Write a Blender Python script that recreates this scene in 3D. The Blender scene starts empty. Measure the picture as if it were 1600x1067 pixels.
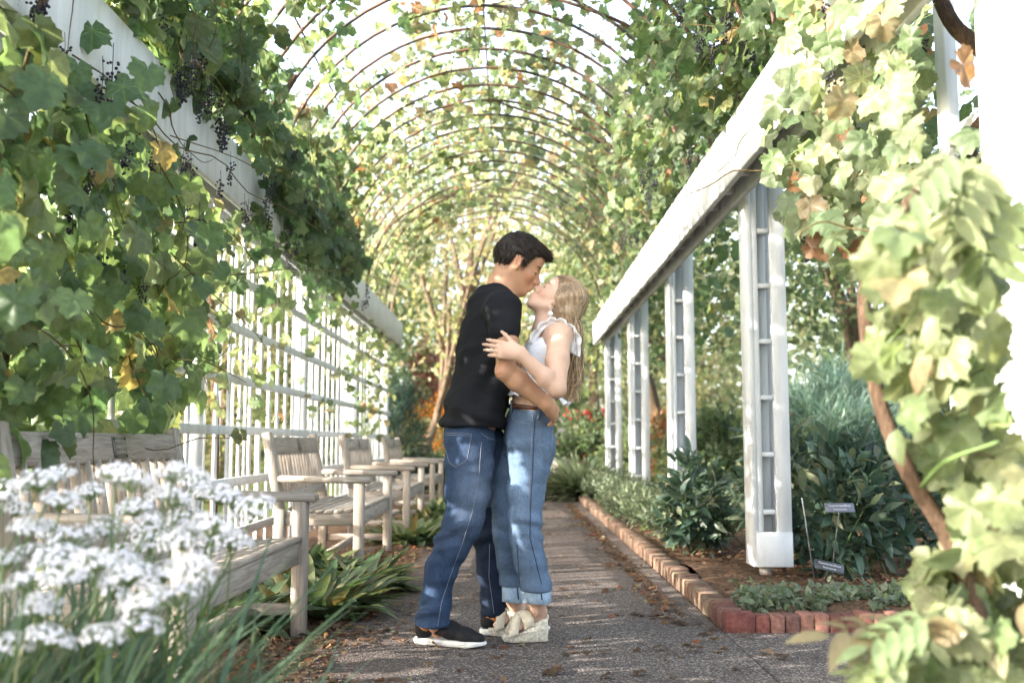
import bpy, bmesh, math, random
import numpy as np
from mathutils import Vector, Matrix, noise
from mathutils.bvhtree import BVHTree
random.seed(7)
rng = np.random.default_rng(7)
sc = bpy.context.scene

# ---------------------------------------------------------------- camera, world, sun, exposure
CAM_H, F_PX, PITCH = 0.87, 1556.0, math.atan(156.5 / 1556.0)
cam_data = bpy.data.cameras.new('camera')
cam_data.lens = 35.0
cam_data.sensor_width = 36.0
cam_data.clip_start = 0.05
cam_data.clip_end = 600.0
cam_data.dof.use_dof = True
cam_data.dof.focus_distance = 4.5
cam_data.dof.aperture_fstop = 2.2
cam = bpy.data.objects.new('camera', cam_data)
sc.collection.objects.link(cam)
cam.location = (0, 0, CAM_H)
cam.rotation_euler = (math.pi / 2 + PITCH, 0, 0)
sc.camera = cam

SUN_EL, SUN_AZ = math.radians(19), math.radians(20)     # azimuth: from -X turned towards the camera side
SUN_DIR = Vector((-math.cos(SUN_EL) * math.cos(SUN_AZ), -math.cos(SUN_EL) * math.sin(SUN_AZ), math.sin(SUN_EL)))
world = bpy.data.worlds.new('World')
sc.world = world
world.use_nodes = True
wn = world.node_tree
bg = wn.nodes['Background']
sky = wn.nodes.new('ShaderNodeTexSky')
sky.sky_type = 'NISHITA'
sky.sun_disc = False
sky.sun_elevation = SUN_EL
sky.sun_rotation = math.atan2(SUN_DIR.x, SUN_DIR.y)
sky.air_density = 1.0
sky.dust_density = 4.0
sky.ozone_density = 1.0
hs = wn.nodes.new('ShaderNodeHueSaturation')          # a thin bright veil over the blue
hs.inputs['Saturation'].default_value = 0.65
wn.links.new(sky.outputs[0], hs.inputs['Color'])
wn.links.new(hs.outputs[0], bg.inputs[0])
bg.inputs[1].default_value = 0.15

sun_data = bpy.data.lights.new('sun', 'SUN')
sun_data.energy = 2.6
sun_data.angle = math.radians(0.5)
sun_data.color = (1.0, 0.925, 0.83)
sun = bpy.data.objects.new('sun', sun_data)
sc.collection.objects.link(sun)
sun.rotation_euler = SUN_DIR.to_track_quat('Z', 'Y').to_euler()
sun.location = (-20, -8, 12)

sc.view_settings.view_transform = 'Standard'
sc.view_settings.look = 'None'
sc.view_settings.gamma = 1.0
sc.view_settings.use_curve_mapping = False
sc.view_settings.exposure = 2.95
sc.render.engine = 'CYCLES'
sc.cycles.use_denoising = True
sc.cycles.max_bounces = 7
sc.cycles.diffuse_bounces = 5
sc.cycles.glossy_bounces = 2
sc.cycles.transmission_bounces = 4
sc.cycles.sample_clamp_indirect = 6.0

# ---------------------------------------------------------------- picture to world
def W(px, py, Y):
    u, v = px - 800.0, 533.5 - py
    cp, sp = math.cos(PITCH), math.sin(PITCH)
    dy = cp - v / F_PX * sp
    t = Y / dy
    return Vector((t * u / F_PX, Y, CAM_H + t * (sp + v / F_PX * cp)))

def G(px, py, z=0.0):
    d = W(px, py, 1.0) - Vector((0, 0, CAM_H))
    t = (z - CAM_H) / d.z
    return Vector((d.x * t, d.y * t, z))

def px_of(P):
    """pixel x, y and depth of an (n, 3) array of points"""
    P = np.asarray(P, float)
    cp, sp = math.cos(PITCH), math.sin(PITCH)
    y, z = P[:, 1], P[:, 2] - CAM_H
    dep = np.maximum(y * cp + z * sp, 1e-3)
    up = -y * sp + z * cp
    return 800 + F_PX * P[:, 0] / dep, 533.5 - F_PX * up / dep, dep

# ---------------------------------------------------------------- meshes and objects
def make_mesh(name, V, polys, smooth=False, tint=None, co=None):
    V = np.ascontiguousarray(V, np.float32)
    me = bpy.data.meshes.new(name)
    polys = [np.asarray(p, np.int32) for p in (polys if isinstance(polys, (list, tuple)) else [polys]) if len(p)]
    loops = np.concatenate([p.ravel() for p in polys])
    tot = np.concatenate([np.full(len(p), p.shape[1], np.int32) for p in polys])
    start = np.concatenate([[0], np.cumsum(tot)[:-1]]).astype(np.int32)
    me.vertices.add(len(V)); me.vertices.foreach_set('co', V.ravel())
    me.loops.add(len(loops)); me.loops.foreach_set('vertex_index', loops)
    me.polygons.add(len(tot)); me.polygons.foreach_set('loop_start', start)
    try:
        me.polygons.foreach_set('loop_total', tot)
    except Exception:
        pass
    if smooth:
        me.polygons.foreach_set('use_smooth', np.ones(len(tot), bool))
    if tint is not None:
        a = me.attributes.new('tint', 'FLOAT_COLOR', 'POINT')
        a.data.foreach_set('color', np.ascontiguousarray(tint, np.float32).ravel())
    if co is not None:
        a = me.attributes.new('leafco', 'FLOAT_VECTOR', 'POINT')
        a.data.foreach_set('vector', np.ascontiguousarray(co, np.float32).ravel())
    me.update(calc_edges=True)
    return me

WM = {}
def obj(name, me, mat=None, parent=None, M=None, kind=None, label=None):
    """link one mesh object; M is its world matrix"""
    o = bpy.data.objects.new(name, me)
    sc.collection.objects.link(o)
    if mat is not None and me is not None and not me.materials:
        me.materials.append(mat)
    M = Matrix.Identity(4) if M is None else M
    if parent is not None:
        o.parent = parent
        o.matrix_local = WM[parent].inverted() @ M
    else:
        o.matrix_world = M
    WM[o] = M.copy()
    if kind: o['kind'] = kind
    if label: o['label'] = label
    return o

def tag(o, label, cat, group=None):
    o['label'] = label; o['category'] = cat
    if group: o['group'] = group
    return o

def thing(name, label, cat, loc=(0, 0, 0), group=None):
    o = obj(name, None, M=Matrix.Translation(loc))
    o.empty_display_size = 0.1
    return tag(o, label, cat, group)

def copy_tree(o, parent=None):
    c = o.copy(); sc.collection.objects.link(c)
    if parent is not None: c.parent = parent
    for ch in o.children: copy_tree(ch, c)
    return c

_bt = []
def _box_template():
    vs, ids = [], {}
    for sx in (-1, 1):
        for sy in (-1, 1):
            for sz in (-1, 1):
                for a in range(3):
                    ids[(sx, sy, sz, a)] = len(vs)
                    vs.append(((sx, sy, sz), tuple(0 if i == a else 1 for i in range(3))))
    quads, tris = [], []
    C = lambda k: np.array([(s * (1 - 0.2 * i)) for s, i in zip(*vs[k])])
    def put(lst, f):
        n = np.cross(C(f[1]) - C(f[0]), C(f[2]) - C(f[0]))
        lst.append(f if n @ sum(C(k) for k in f) > 0 else f[::-1])
    for a in range(3):
        b, c = [i for i in range(3) if i != a]
        for s in (-1, 1):
            f = []
            for sb, sc_ in ((-1, -1), (1, -1), (1, 1), (-1, 1)):
                k = [0, 0, 0]; k[a] = s; k[b] = sb; k[c] = sc_
                f.append(ids[(*k, a)])
            put(quads, f)
        for sb in (-1, 1):
            for sc_ in (-1, 1):
                k0 = [0, 0, 0]; k0[b] = sb; k0[c] = sc_; k1 = list(k0); k0[a] = -1; k1[a] = 1
                put(quads, [ids[(*k0, b)], ids[(*k1, b)], ids[(*k1, c)], ids[(*k0, c)]])
    for sx in (-1, 1):
        for sy in (-1, 1):
            for sz in (-1, 1):
                put(tris, [ids[(sx, sy, sz, a)] for a in range(3)])
    _bt.extend([np.array([v[0] for v in vs], float), np.array([v[1] for v in vs], float), np.array(quads), np.array(tris)])
_box_template()

class MB:
    """collects shapes of one mesh"""
    def __init__(s): s.V = []; s.Q = []; s.T = []; s.n = 0
    def add(s, V, quads=None, tris=None):
        V = np.asarray(V, float)
        if quads is not None and len(quads): s.Q.append(np.asarray(quads) + s.n)
        if tris is not None and len(tris): s.T.append(np.asarray(tris) + s.n)
        s.V.append(V); s.n += len(V); return s
    def box(s, c, size, b=0.004, R=None):
        h = np.asarray(size, float) / 2
        V = _bt[0] * (h - _bt[1] * min(b, h.min() * 0.6))
        if R is not None: V = V @ np.array(R.to_3x3()).T
        return s.add(V + np.asarray(c, float), _bt[2], _bt[3])
    def bar(s, p0, p1, w, d, b=0.004, up=(0, 0, 1)):
        p0, p1 = Vector(p0), Vector(p1)
        z = (p1 - p0); L = z.length; z.normalize()
        x = Vector(up).cross(z)
        if x.length < 1e-4: x = Vector((1, 0, 0))
        x.normalize(); y = z.cross(x)
        R = Matrix((x, y, z)).transposed()
        return s.box((p0 + p1) / 2, (w, d, L), b, R)
    def tube(s, pts, r, n=6, cap=True, flat=None):
        V, Q, T = tube_np(pts, r, n, cap)
        return s.add(V, Q, T)
    def mesh(s, name, smooth=False):
        P = []
        if s.Q: P.append(np.concatenate(s.Q))
        if s.T: P.append(np.concatenate(s.T))
        return make_mesh(name, np.concatenate(s.V), P, smooth)
    def build(s, name, mat, parent=None, M=None, smooth=False, kind=None, label=None):
        return obj(name, s.mesh(name, smooth), mat, parent, M, kind, label)

def tube_np(pts, r, n=6, cap=True):
    P = np.asarray([tuple(p) for p in pts], float)
    m = len(P)
    r = np.full(m, r, float) if np.isscalar(r) else np.asarray(r, float)
    t = np.gradient(P, axis=0); t /= np.linalg.norm(t, axis=1, keepdims=True) + 1e-12
    a = np.array([0, 0, 1.0]) if abs(t[0][2]) < 0.9 else np.array([1.0, 0, 0])
    u = np.cross(t[0], a); u /= np.linalg.norm(u)
    ang = np.arange(n) * 2 * math.pi / n
    V = np.zeros((m, n, 3))
    for i in range(m):
        u = u - t[i] * (u @ t[i]); u /= np.linalg.norm(u) + 1e-12
        v = np.cross(t[i], u)
        V[i] = P[i] + r[i] * (np.cos(ang)[:, None] * u + np.sin(ang)[:, None] * v)
    j = np.arange(n); k = (j + 1) % n
    Q = np.concatenate([np.stack([i * n + j, i * n + k, (i + 1) * n + k, (i + 1) * n + j], 1) for i in range(m - 1)])
    V = V.reshape(-1, 3); T = []
    if cap:
        V = np.concatenate([V, P[:1], P[-1:]])
        T = np.concatenate([np.stack([k, j, np.full(n, m * n)], 1), np.stack([(m - 1) * n + j, (m - 1) * n + k, np.full(n, m * n + 1)], 1)])
    return V, Q, T

def spline(pts, n):
    """Catmull-Rom through pts"""
    P = np.asarray([tuple(p) for p in pts], float)
    P = np.concatenate([P[:1] * 2 - P[1:2], P, P[-1:] * 2 - P[-2:-1]])
    m = len(P) - 3
    out = []
    for s in np.linspace(0, m - 1e-6, n):
        i = int(s); t = s - i
        a, b, c, d = P[i:i + 4]
        out.append(0.5 * (2 * b + (c - a) * t + (2 * a - 5 * b + 4 * c - d) * t * t + (3 * b - a - 3 * c + d) * t ** 3))
    return np.array(out)

# ---------------------------------------------------------------- materials
class NT:
    def __init__(s, name):
        s.m = bpy.data.materials.new(name); s.m.use_nodes = True
        s.t = s.m.node_tree; s.b = s.t.nodes['Principled BSDF']; s.out = s.t.nodes['Material Output']
    def n(s, typ, **kw):
        nd = s.t.nodes.new('ShaderNode' + typ)
        for k, v in kw.items(): setattr(nd, k, v)
        return nd
    def put(s, sock, v):
        if isinstance(v, bpy.types.NodeSocket): s.t.links.new(v, sock)
        elif isinstance(v, (tuple, list)) and sock.type == 'RGBA': sock.default_value = (*v[:3], 1)
        else: sock.default_value = v
    def obj(s): return s.n('TexCoord').outputs['Object']
    def gen(s): return s.n('TexCoord').outputs['Generated']
    def map(s, v, scale=(1, 1, 1)):
        nd = s.n('Mapping'); s.put(nd.inputs['Vector'], v); nd.inputs['Scale'].default_value = scale
        return nd.outputs[0]
    def noise(s, v, scale=5, detail=4, rough=0.55, dist=0.0):
        nd = s.n('TexNoise'); s.put(nd.inputs['Vector'], v)
        nd.inputs['Scale'].default_value = scale; nd.inputs['Detail'].default_value = detail
        nd.inputs['Roughness'].default_value = rough; nd.inputs['Distortion'].default_value = dist
        return nd.outputs['Fac']
    def voro(s, v, scale=10, out='Distance', feature='F1'):
        nd = s.n('TexVoronoi', feature=feature); s.put(nd.inputs['Vector'], v); nd.inputs['Scale'].default_value = scale
        return nd.outputs[out]
    def ramp(s, f, *stops, interp='LINEAR'):
        nd = s.n('ValToRGB'); cr = nd.color_ramp; cr.interpolation = interp
        while len(cr.elements) < len(stops): cr.elements.new(0.5)
        for e, (p, c) in zip(cr.elements, stops):
            e.position = p; e.color = (c, c, c, 1) if np.isscalar(c) else (*c, 1)
        s.put(nd.inputs[0], f); return nd.outputs[0]
    def mix(s, f, a, b, mode='MIX'):
        nd = s.n('Mix', data_type='RGBA', blend_type=mode)
        s.put(nd.inputs[0], f); s.put(nd.inputs[6], a); s.put(nd.inputs[7], b)
        return nd.outputs[2]
    def math(s, op, a, b=0.0, c=0.0):
        nd = s.n('Math', operation=op); s.put(nd.inputs[0], a); s.put(nd.inputs[1], b); s.put(nd.inputs[2], c)
        return nd.outputs[0]
    def attr(s, name): return s.n('Attribute', attribute_name=name)
    def rnd(s): return s.n('ObjectInfo').outputs['Random']
    def bump(s, h, strength=0.3, dist=0.01):
        nd = s.n('Bump'); nd.inputs['Strength'].default_value = strength; nd.inputs['Distance'].default_value = dist
        s.put(nd.inputs['Height'], h); s.t.links.new(nd.outputs[0], s.b.inputs['Normal'])
    def fin(s, col, rough=0.6, spec=0.3, metal=0.0):
        s.put(s.b.inputs['Base Color'], col); s.put(s.b.inputs['Roughness'], rough)
        s.b.inputs['Specular IOR Level'].default_value = spec; s.b.inputs['Metallic'].default_value = metal
        return s.m

def m_paint():
    k = NT('white_paint'); o = k.n('NewGeometry').outputs['Position']
    st = k.noise(k.map(o, (6, 6, 1.2)), 3, 6)
    fl = k.noise(o, 22, 6, 0.7)
    c = k.ramp(st, (0.3, (0.46, 0.478, 0.49)), (0.6, (0.57, 0.585, 0.60)))
    c = k.mix(k.ramp(fl, (0.66, 0.0), (0.70, 0.9)), c, (0.36, 0.33, 0.28))
    c = k.mix(k.ramp(k.noise(k.map(o, (5, 5, 0.8)), 1.3, 6, 0.7), (0.5, 0.0), (0.75, 0.55)), c, (0.40, 0.41, 0.36))
    k.bump(k.math('ADD', k.math('MULTIPLY', fl, 0.4), k.noise(k.map(o, (30, 30, 5)), 4, 4)), 0.25, 0.004)
    return k.fin(c, 0.5, 0.35)
def m_wood(axis):
    k = NT('weathered_teak_' + axis); o = k.obj()
    sc_ = {'x': (2, 26, 26), 'y': (26, 2, 26), 'z': (26, 26, 2)}[axis]
    add = k.n('VectorMath', operation='ADD'); k.put(add.inputs[0], k.map(o, sc_))
    cb = k.n('CombineXYZ'); r = k.rnd(); k.put(cb.inputs[0], k.math('MULTIPLY', r, 37.0)); k.put(cb.inputs[1], k.math('MULTIPLY', r, 11.0))
    k.put(add.inputs[1], cb.outputs[0]); v = add.outputs[0]
    g = k.noise(v, 2.2, 7, 0.65, 0.8)
    c = k.ramp(g, (0.28, (0.13, 0.105, 0.085)), (0.5, (0.30, 0.265, 0.23)), (0.72, (0.42, 0.39, 0.355)))
    c = k.mix(k.ramp(k.noise(o, 4, 4), (0.5, 0.0), (0.75, 0.5)), c, (0.36, 0.35, 0.33))
    c = k.mix(k.math('MULTIPLY', r, 0.4), c, (0.26, 0.2, 0.15))
    k.bump(g, 0.5, 0.006)
    return k.fin(c, 0.75, 0.2)
def m_bark(name, a, b, sc_=8):
    k = NT(name); o = k.n('NewGeometry').outputs['Position']
    g = k.noise(k.map(o, (4, 4, 0.7)), sc_, 8, 0.7, 1.0)
    k.bump(g, 1.0, 0.03)
    return k.fin(k.ramp(g, (0.3, a), (0.7, b)), 0.85, 0.15)
def m_leaf(name, trans=0.4, rough=0.45, veins=True, edge=True, tcol=(1.6, 1.6, 1.15)):
    k = NT(name); a = k.attr('tint'); co = k.attr('leafco').outputs['Vector']
    pos = k.n('NewGeometry')
    col = a.outputs['Color']
    nz = k.noise(co, 4.0, 4)
    col = k.mix(1.0, col, k.ramp(nz, (0.25, 0.72), (0.75, 1.25)), 'MULTIPLY')
    if veins:
        sx = k.n('SeparateXYZ'); k.put(sx.inputs[0], co)
        ang = k.math('ARCTAN2', sx.outputs[0], sx.outputs[1])
        ln = k.n('VectorMath', operation='LENGTH'); k.put(ln.inputs[0], co)
        pp = k.math('PINGPONG', k.math('ADD', ang, 0.36 * 20), 0.36)
        d = k.math('MULTIPLY', k.math('SUBTRACT', 0.36, k.math('SUBTRACT', 0.36, pp)), ln.outputs['Value'])
        vm = k.ramp(d, (0.0, 0.65), (0.05, 0.0))
        col = k.mix(vm, col, k.mix(1.0, col, (2.2, 2.0, 1.6), 'MULTIPLY'))
    if edge:
        br = k.math('MULTIPLY', a.outputs['Alpha'], k.ramp(k.noise(co, 2.6, 5, 0.7), (0.38, 0.0), (0.62, 1.0)))
        col = k.mix(br, col, (0.16, 0.095, 0.05))
    col = k.mix(k.math('MULTIPLY', pos.outputs['Backfacing'], 0.5), col, k.mix(1.0, col, (1.7, 1.6, 1.7), 'MULTIPLY'))
    k.fin(col, rough, 0.35)
    k.bump(nz, 0.25, 0.01)
    tr = k.n('BsdfTranslucent'); k.put(tr.inputs[0], k.mix(1.0, col, tcol, 'MULTIPLY'))
    mx = k.n('MixShader'); mx.inputs[0].default_value = trans
    k.t.links.new(k.b.outputs[0], mx.inputs[1]); k.t.links.new(tr.outputs[0], mx.inputs[2])
    k.t.links.new(mx.outputs[0], k.out.inputs[0])
    return k.m
def m_plain(name, col, rough=0.6, spec=0.3, metal=0.0, var=0.15, scale=30, bump=0.0):
    k = NT(name); o = k.obj(); nz = k.noise(o, scale, 5)
    c = k.mix(1.0, col, k.ramp(nz, (0.3, 1 - var), (0.7, 1 + var)), 'MULTIPLY')
    if bump: k.bump(nz, bump, 0.004)
    return k.fin(c, rough, spec, metal)
def m_tint(name, rough=0.6, spec=0.3, var=0.1, scale=60, bump=0.1, sss=0.0, bscale=None, stretch=(1, 1, 1)):
    k = NT(name); o = k.map(k.obj(), stretch); nz = k.noise(o, scale, 5)
    c = k.mix(1.0, k.attr('tint').outputs['Color'], k.ramp(nz, (0.3, 1 - var), (0.7, 1 + var)), 'MULTIPLY')
    if bump: k.bump(k.noise(o, bscale or scale, 3), bump, 0.003)
    if sss:
        k.b.inputs['Subsurface Weight'].default_value = sss
        k.b.inputs['Subsurface Radius'].default_value = (0.012, 0.005, 0.003)
        k.b.inputs['Subsurface Scale'].default_value = 0.6
    return k.fin(c, rough, spec)

PAINT = m_paint()
WOODX, WOODY, WOODZ = m_wood('x'), m_wood('y'), m_wood('z')
LEAF = m_leaf('grape_leaf_blade', 0.48)
LEAFPLAIN = m_leaf('border_leaf_blade', 0.28, 0.4, veins=False)
LEAFTREE = m_leaf('tree_leaf_blade', 0.5, 0.5, veins=False, edge=False)
PETAL = m_leaf('petal', 0.35, 0.6, veins=False, edge=False, tcol=(1, 1, 1))
VINEBARK = m_bark('vine_bark', (0.045, 0.028, 0.018), (0.20, 0.13, 0.085), 22)
TREEBARK = m_bark('tree_bark', (0.05, 0.035, 0.025), (0.22, 0.16, 0.11), 6)
CANE = m_bark('cane_bark', (0.06, 0.045, 0.02), (0.2, 0.15, 0.07), 14)
STEM = m_plain('green_stem', (0.10, 0.16, 0.05), 0.5)
GRAPE = m_plain('grape_skin', (0.012, 0.011, 0.02), 0.45, 0.4, var=0.5, scale=60)
# ---------------------------------------------------------------- the setting: sky is the world; ground, path, beds
def sheet(name, xy, z, mat, nx=1, ny=1, hfun=None):
    x0, y0, x1, y1 = xy
    X, Y = np.meshgrid(np.linspace(x0, x1, nx + 1), np.linspace(y0, y1, ny + 1), indexing='ij')
    Z = np.full_like(X, z) if hfun is None else z + hfun(X, Y)
    V = np.stack([X.ravel(), Y.ravel(), Z.ravel()], 1)
    i, j = np.meshgrid(np.arange(nx), np.arange(ny), indexing='ij')
    a = (i * (ny + 1) + j).ravel()
    Q = np.stack([a, a + ny + 1, a + ny + 2, a + 1], 1)
    return obj(name, make_mesh(name, V, Q, hfun is not None), mat, kind='structure')

k = NT('lawn'); o = k.n('NewGeometry').outputs['Position']
LAWN = k.fin(k.mix(k.noise(o, 0.6, 5), k.ramp(k.noise(o, 40, 4), (0.3, (0.05, 0.085, 0.02)), (0.7, (0.14, 0.17, 0.05))), (0.16, 0.17, 0.07)), 0.9, 0.1)
k = NT('soil_mulch'); o = k.n('NewGeometry').outputs['Position']
k.bump(k.noise(o, 45, 6, 0.7), 1.0, 0.02)
MULCH = k.fin(k.mix(k.ramp(k.voro(o, 55, 'Color'), (0.2, 0.0), (0.9, 1.0)), k.ramp(k.noise(o, 60, 5), (0.3, (0.03, 0.02, 0.014)), (0.7, (0.11, 0.07, 0.045))), (0.17, 0.10, 0.06)), 0.9, 0.1)
k = NT('path_aggregate'); o = k.n('NewGeometry').outputs['Position']
cell = k.voro(o, 150, 'Color'); dst = k.voro(o, 150)
sx = k.n('SeparateColor'); k.put(sx.inputs[0], cell)
grit = k.ramp(sx.outputs[0], (0.0, (0.042, 0.036, 0.034)), (0.45, (0.090, 0.077, 0.072)), (0.8, (0.14, 0.121, 0.113)), (0.93, (0.30, 0.265, 0.245)))
big = k.noise(o, 1.6, 6, 0.65, 0.5)
sp = k.n('SeparateXYZ'); k.put(sp.inputs[0], o)
far = k.ramp(k.math('MULTIPLY', sp.outputs[1], 0.1), (0.42, 0.0), (0.75, 0.6))
left = k.ramp(k.math('ADD', k.math('MULTIPLY', sp.outputs[0], -0.5), 0.5), (0.62, 0.0), (0.9, 0.8))
dirt = k.math('MINIMUM', k.math('ADD', k.math('ADD', far, left), k.ramp(big, (0.5, 0.0), (0.7, 0.35))), 0.9)
dirtcol = k.ramp(k.noise(o, 38, 6, 0.7), (0.3, (0.04, 0.026, 0.02)), (0.55, (0.11, 0.076, 0.06)), (0.75, (0.20, 0.145, 0.112)))
k.bump(k.math('SUBTRACT', k.noise(o, 60, 4), k.math('MULTIPLY', dst, 1.3)), 0.9, 0.006)
PATH = k.fin(k.mix(1.0, k.ramp(k.noise(o, 0.9, 7, 0.7, 1.0), (0.3, 0.62), (0.5, 1.0), (0.7, 1.35)), k.mix(k.math('MULTIPLY', dirt, k.ramp(k.noise(o, 24, 5, 0.7), (0.3, 0.2), (0.6, 1.0))), grit, dirtcol), 'MULTIPLY'), 0.85, 0.2)

sheet('ground', (-90, -30, 90, 160), -0.02, LAWN, 2, 2)
sheet('garden_soil', (-2.6, -1.5, 9.0, 19.2), -0.012, MULCH, 2, 2)
sheet('path', (-1.18, -1.5, 0.97, 19.0), 0.0, PATH, 2, 2)
sheet('cross_path', (0.974, -1.5, 5.0, 4.72), 0.0, PATH, 2, 2)
def bedh(X, Y): return 0.03 * np.sin(X * 3.1 + Y * 1.7) + 0.02 * np.sin(Y * 4.3) - 0.03 * (Y < 4.85) 
sheet('planting_bed', (1.10, 4.82, 6.0, 18.5), 0.055, MULCH, 40, 90, bedh)

# brick edging: soldier bricks along the bed, and a row across its near end
k = NT('old_brick'); o = k.obj(); r = k.rnd(); wp = k.n('NewGeometry').outputs['Position']
bc = k.ramp(r, (0.0, (0.10, 0.045, 0.04)), (0.4, (0.17, 0.06, 0.05)), (0.7, (0.24, 0.12, 0.09)), (1.0, (0.11, 0.06, 0.055)))
bc = k.mix(1.0, bc, k.ramp(k.noise(wp, 40, 6, 0.7), (0.3, 0.55), (0.7, 1.35)), 'MULTIPLY')
sp = k.n('SeparateXYZ'); k.put(sp.inputs[0], wp)
moss = k.math('MULTIPLY', k.ramp(k.math('MULTIPLY', sp.outputs[1], 0.1), (0.488, 0.0), (0.51, 0.9)), k.ramp(k.noise(wp, 9, 5, 0.7), (0.25, 0.35), (0.6, 1.0)))
bc = k.mix(moss, bc, k.ramp(k.noise(wp, 14, 5, 0.7), (0.35, (0.085, 0.06, 0.042)), (0.65, (0.18, 0.145, 0.10))))
k.bump(k.noise(wp, 70, 6, 0.7), 0.7, 0.006)
BRICK = k.fin(bc, 0.85, 0.15)
edging = thing('brick_edging', '', '', (1.04, 4.75, 0))
for key in ('label', 'category'): del edging[key]
edging['kind'] = 'structure'
bricks = [MB().box((0, 0, 0), (0.115, 0.062, 0.12), b).mesh('brick') for b in (0.006, 0.009)]
for bm_ in bricks: bm_.materials.append(BRICK)
for i in range(152):
    y = 4.80 + i * 0.066
    obj('brick', bricks[i % 2], None, edging, Matrix.Translation((1.04 + random.uniform(-.009, .009), y, 0.026 + random.uniform(-.013, .006))) @ Matrix.Rotation(random.uniform(-.05, .05), 4, 'Z') @ Matrix.Rotation(random.uniform(-.03, .03), 4, 'Y'))
fb = MB().box((0, 0, 0), (0.064, 0.10, 0.12), 0.007).mesh('brick'); fb.materials.append(BRICK)
cb = MB().box((0, 0, 0), (0.135, 0.10, 0.122), 0.008).mesh('brick'); cb.materials.append(BRICK)
obj('brick', cb, None, edging, Matrix.Translation((1.05, 4.715, 0.028)))
for i in range(16):
    obj('brick', fb, None, edging, Matrix.Translation((1.153 + i * 0.068, 4.72 + random.uniform(-.006, .006), 0.022 + random.uniform(-.009, .006))) @ Matrix.Rotation(random.uniform(-.03, .03), 4, 'Z'))

# stone steps at the far end of the path
STONE = m_plain('grey_stone', (0.22, 0.20, 0.18), 0.85, 0.15, var=0.45, scale=9, bump=0.6)
st = thing('stone_steps', 'low grey stone steps closing the far end of the path', 'steps', (0.6, 19.2, 0))
for i in range(3):
    for j in range(4):
        MB().box((-0.75 + j * 0.78 + 0.1 * i, 19.35 + i * 0.45, 0.075 + i * 0.15), (0.76, 0.5, 0.15 - 0.004), 0.02).build('stone', STONE, st)
sheet('upper_path', (-1.6, 20.7, 3.2, 34.0), 0.42, m_plain('pale_gravel', (0.42, 0.38, 0.33), 0.9, 0.1, var=0.25, scale=12), 2, 2)

# ---------------------------------------------------------------- the white pergola
BEAM_Z0, BEAM_Z1 = 2.34, 2.70
POST_Y = [3.0, 6.0, 9.0, 12.0, 15.0]
names = ['broad white post nearest the camera beside the overexposed vine', 'white ladder post standing behind the brick corner of the bed',
         'white ladder post second from the brick corner', 'white ladder post third from the brick corner', 'farthest white ladder post under the beam end']
for i, y in enumerate(POST_Y):                               # the posts rise behind the beam
    dx = 0.085 if i == 0 else 0.0
    p = thing('pergola_post', names[i], 'post', (1.53 + dx, y, 0), 'white posts along the planting bed')
    z0 = 0.145; BEAM_Z0 = 2.68
    MB().box((1.425 + dx, y, (z0 + BEAM_Z0) / 2), (0.03, 0.20, BEAM_Z0 - z0), 0.003).build('side_board', PAINT, p)
    MB().box((1.457 + dx, y - 0.075, (z0 + BEAM_Z0) / 2 + 0.002), (0.032, 0.045, BEAM_Z0 - z0 - 0.006), 0.003).build('stile', PAINT, p)
    MB().box((1.595 + dx, y - 0.08, (z0 + BEAM_Z0) / 2 + 0.001), (0.09, 0.036, BEAM_Z0 - z0 - 0.004), 0.003).build('stile', PAINT, p)
    MB().box((1.595 + dx, y + 0.08, (z0 + BEAM_Z0) / 2 + 0.001), (0.09, 0.036, BEAM_Z0 - z0 - 0.004), 0.003).build('stile', PAINT, p)
    MB().box((1.51 + dx, y + 0.015, (z0 + BEAM_Z0) / 2), (0.074, 0.022, BEAM_Z0 - z0 - 0.01), 0.003).build('back_board', PAINT, p)
    MB().box((1.5325 + dx, y - 0.105, z0 + 0.10), (0.212, 0.014, 0.20), 0.003).build('foot_board', PAINT, p)
    if i == 0: MB().box((1.5325 + dx, y - 0.107, (z0 + BEAM_Z0) / 2 + 0.1), (0.213, 0.014, BEAM_Z0 - z0 - 0.2), 0.003).build('front_board', PAINT, p)
    z = 0.46
    while z < BEAM_Z0 - 0.1:
        MB().box((1.5105 + dx, y - 0.046, z), (0.076, 0.094, 0.028), 0.003).build('rung', PAINT, p); z += 0.335
    MB().tube([(1.5 + dx, y, -0.02), (1.5 + dx, y, z0 + 0.01)], 0.035, 10).build('footing', STONE, p, smooth=True)
BEAM_Z0 = 2.34
# outer ladder beside the nearest post
p = thing('trellis_ladder', 'white ladder trellis with one rung behind the thick vine stem', 'trellis', (1.75, 4.0, 0))
MB().box((1.735, 3.85, 1.35), (0.05, 0.09, 2.7), 0.004).build('upright', PAINT, p)
MB().box((1.735, 3.08, 1.35), (0.05, 0.09, 2.7), 0.004).build('upright', PAINT, p)
for z in (0.5, 1.28, 2.05): MB().box((1.735, 3.465, z), (0.046, 0.676, 0.07), 0.004).build('rung', PAINT, p)

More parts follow.
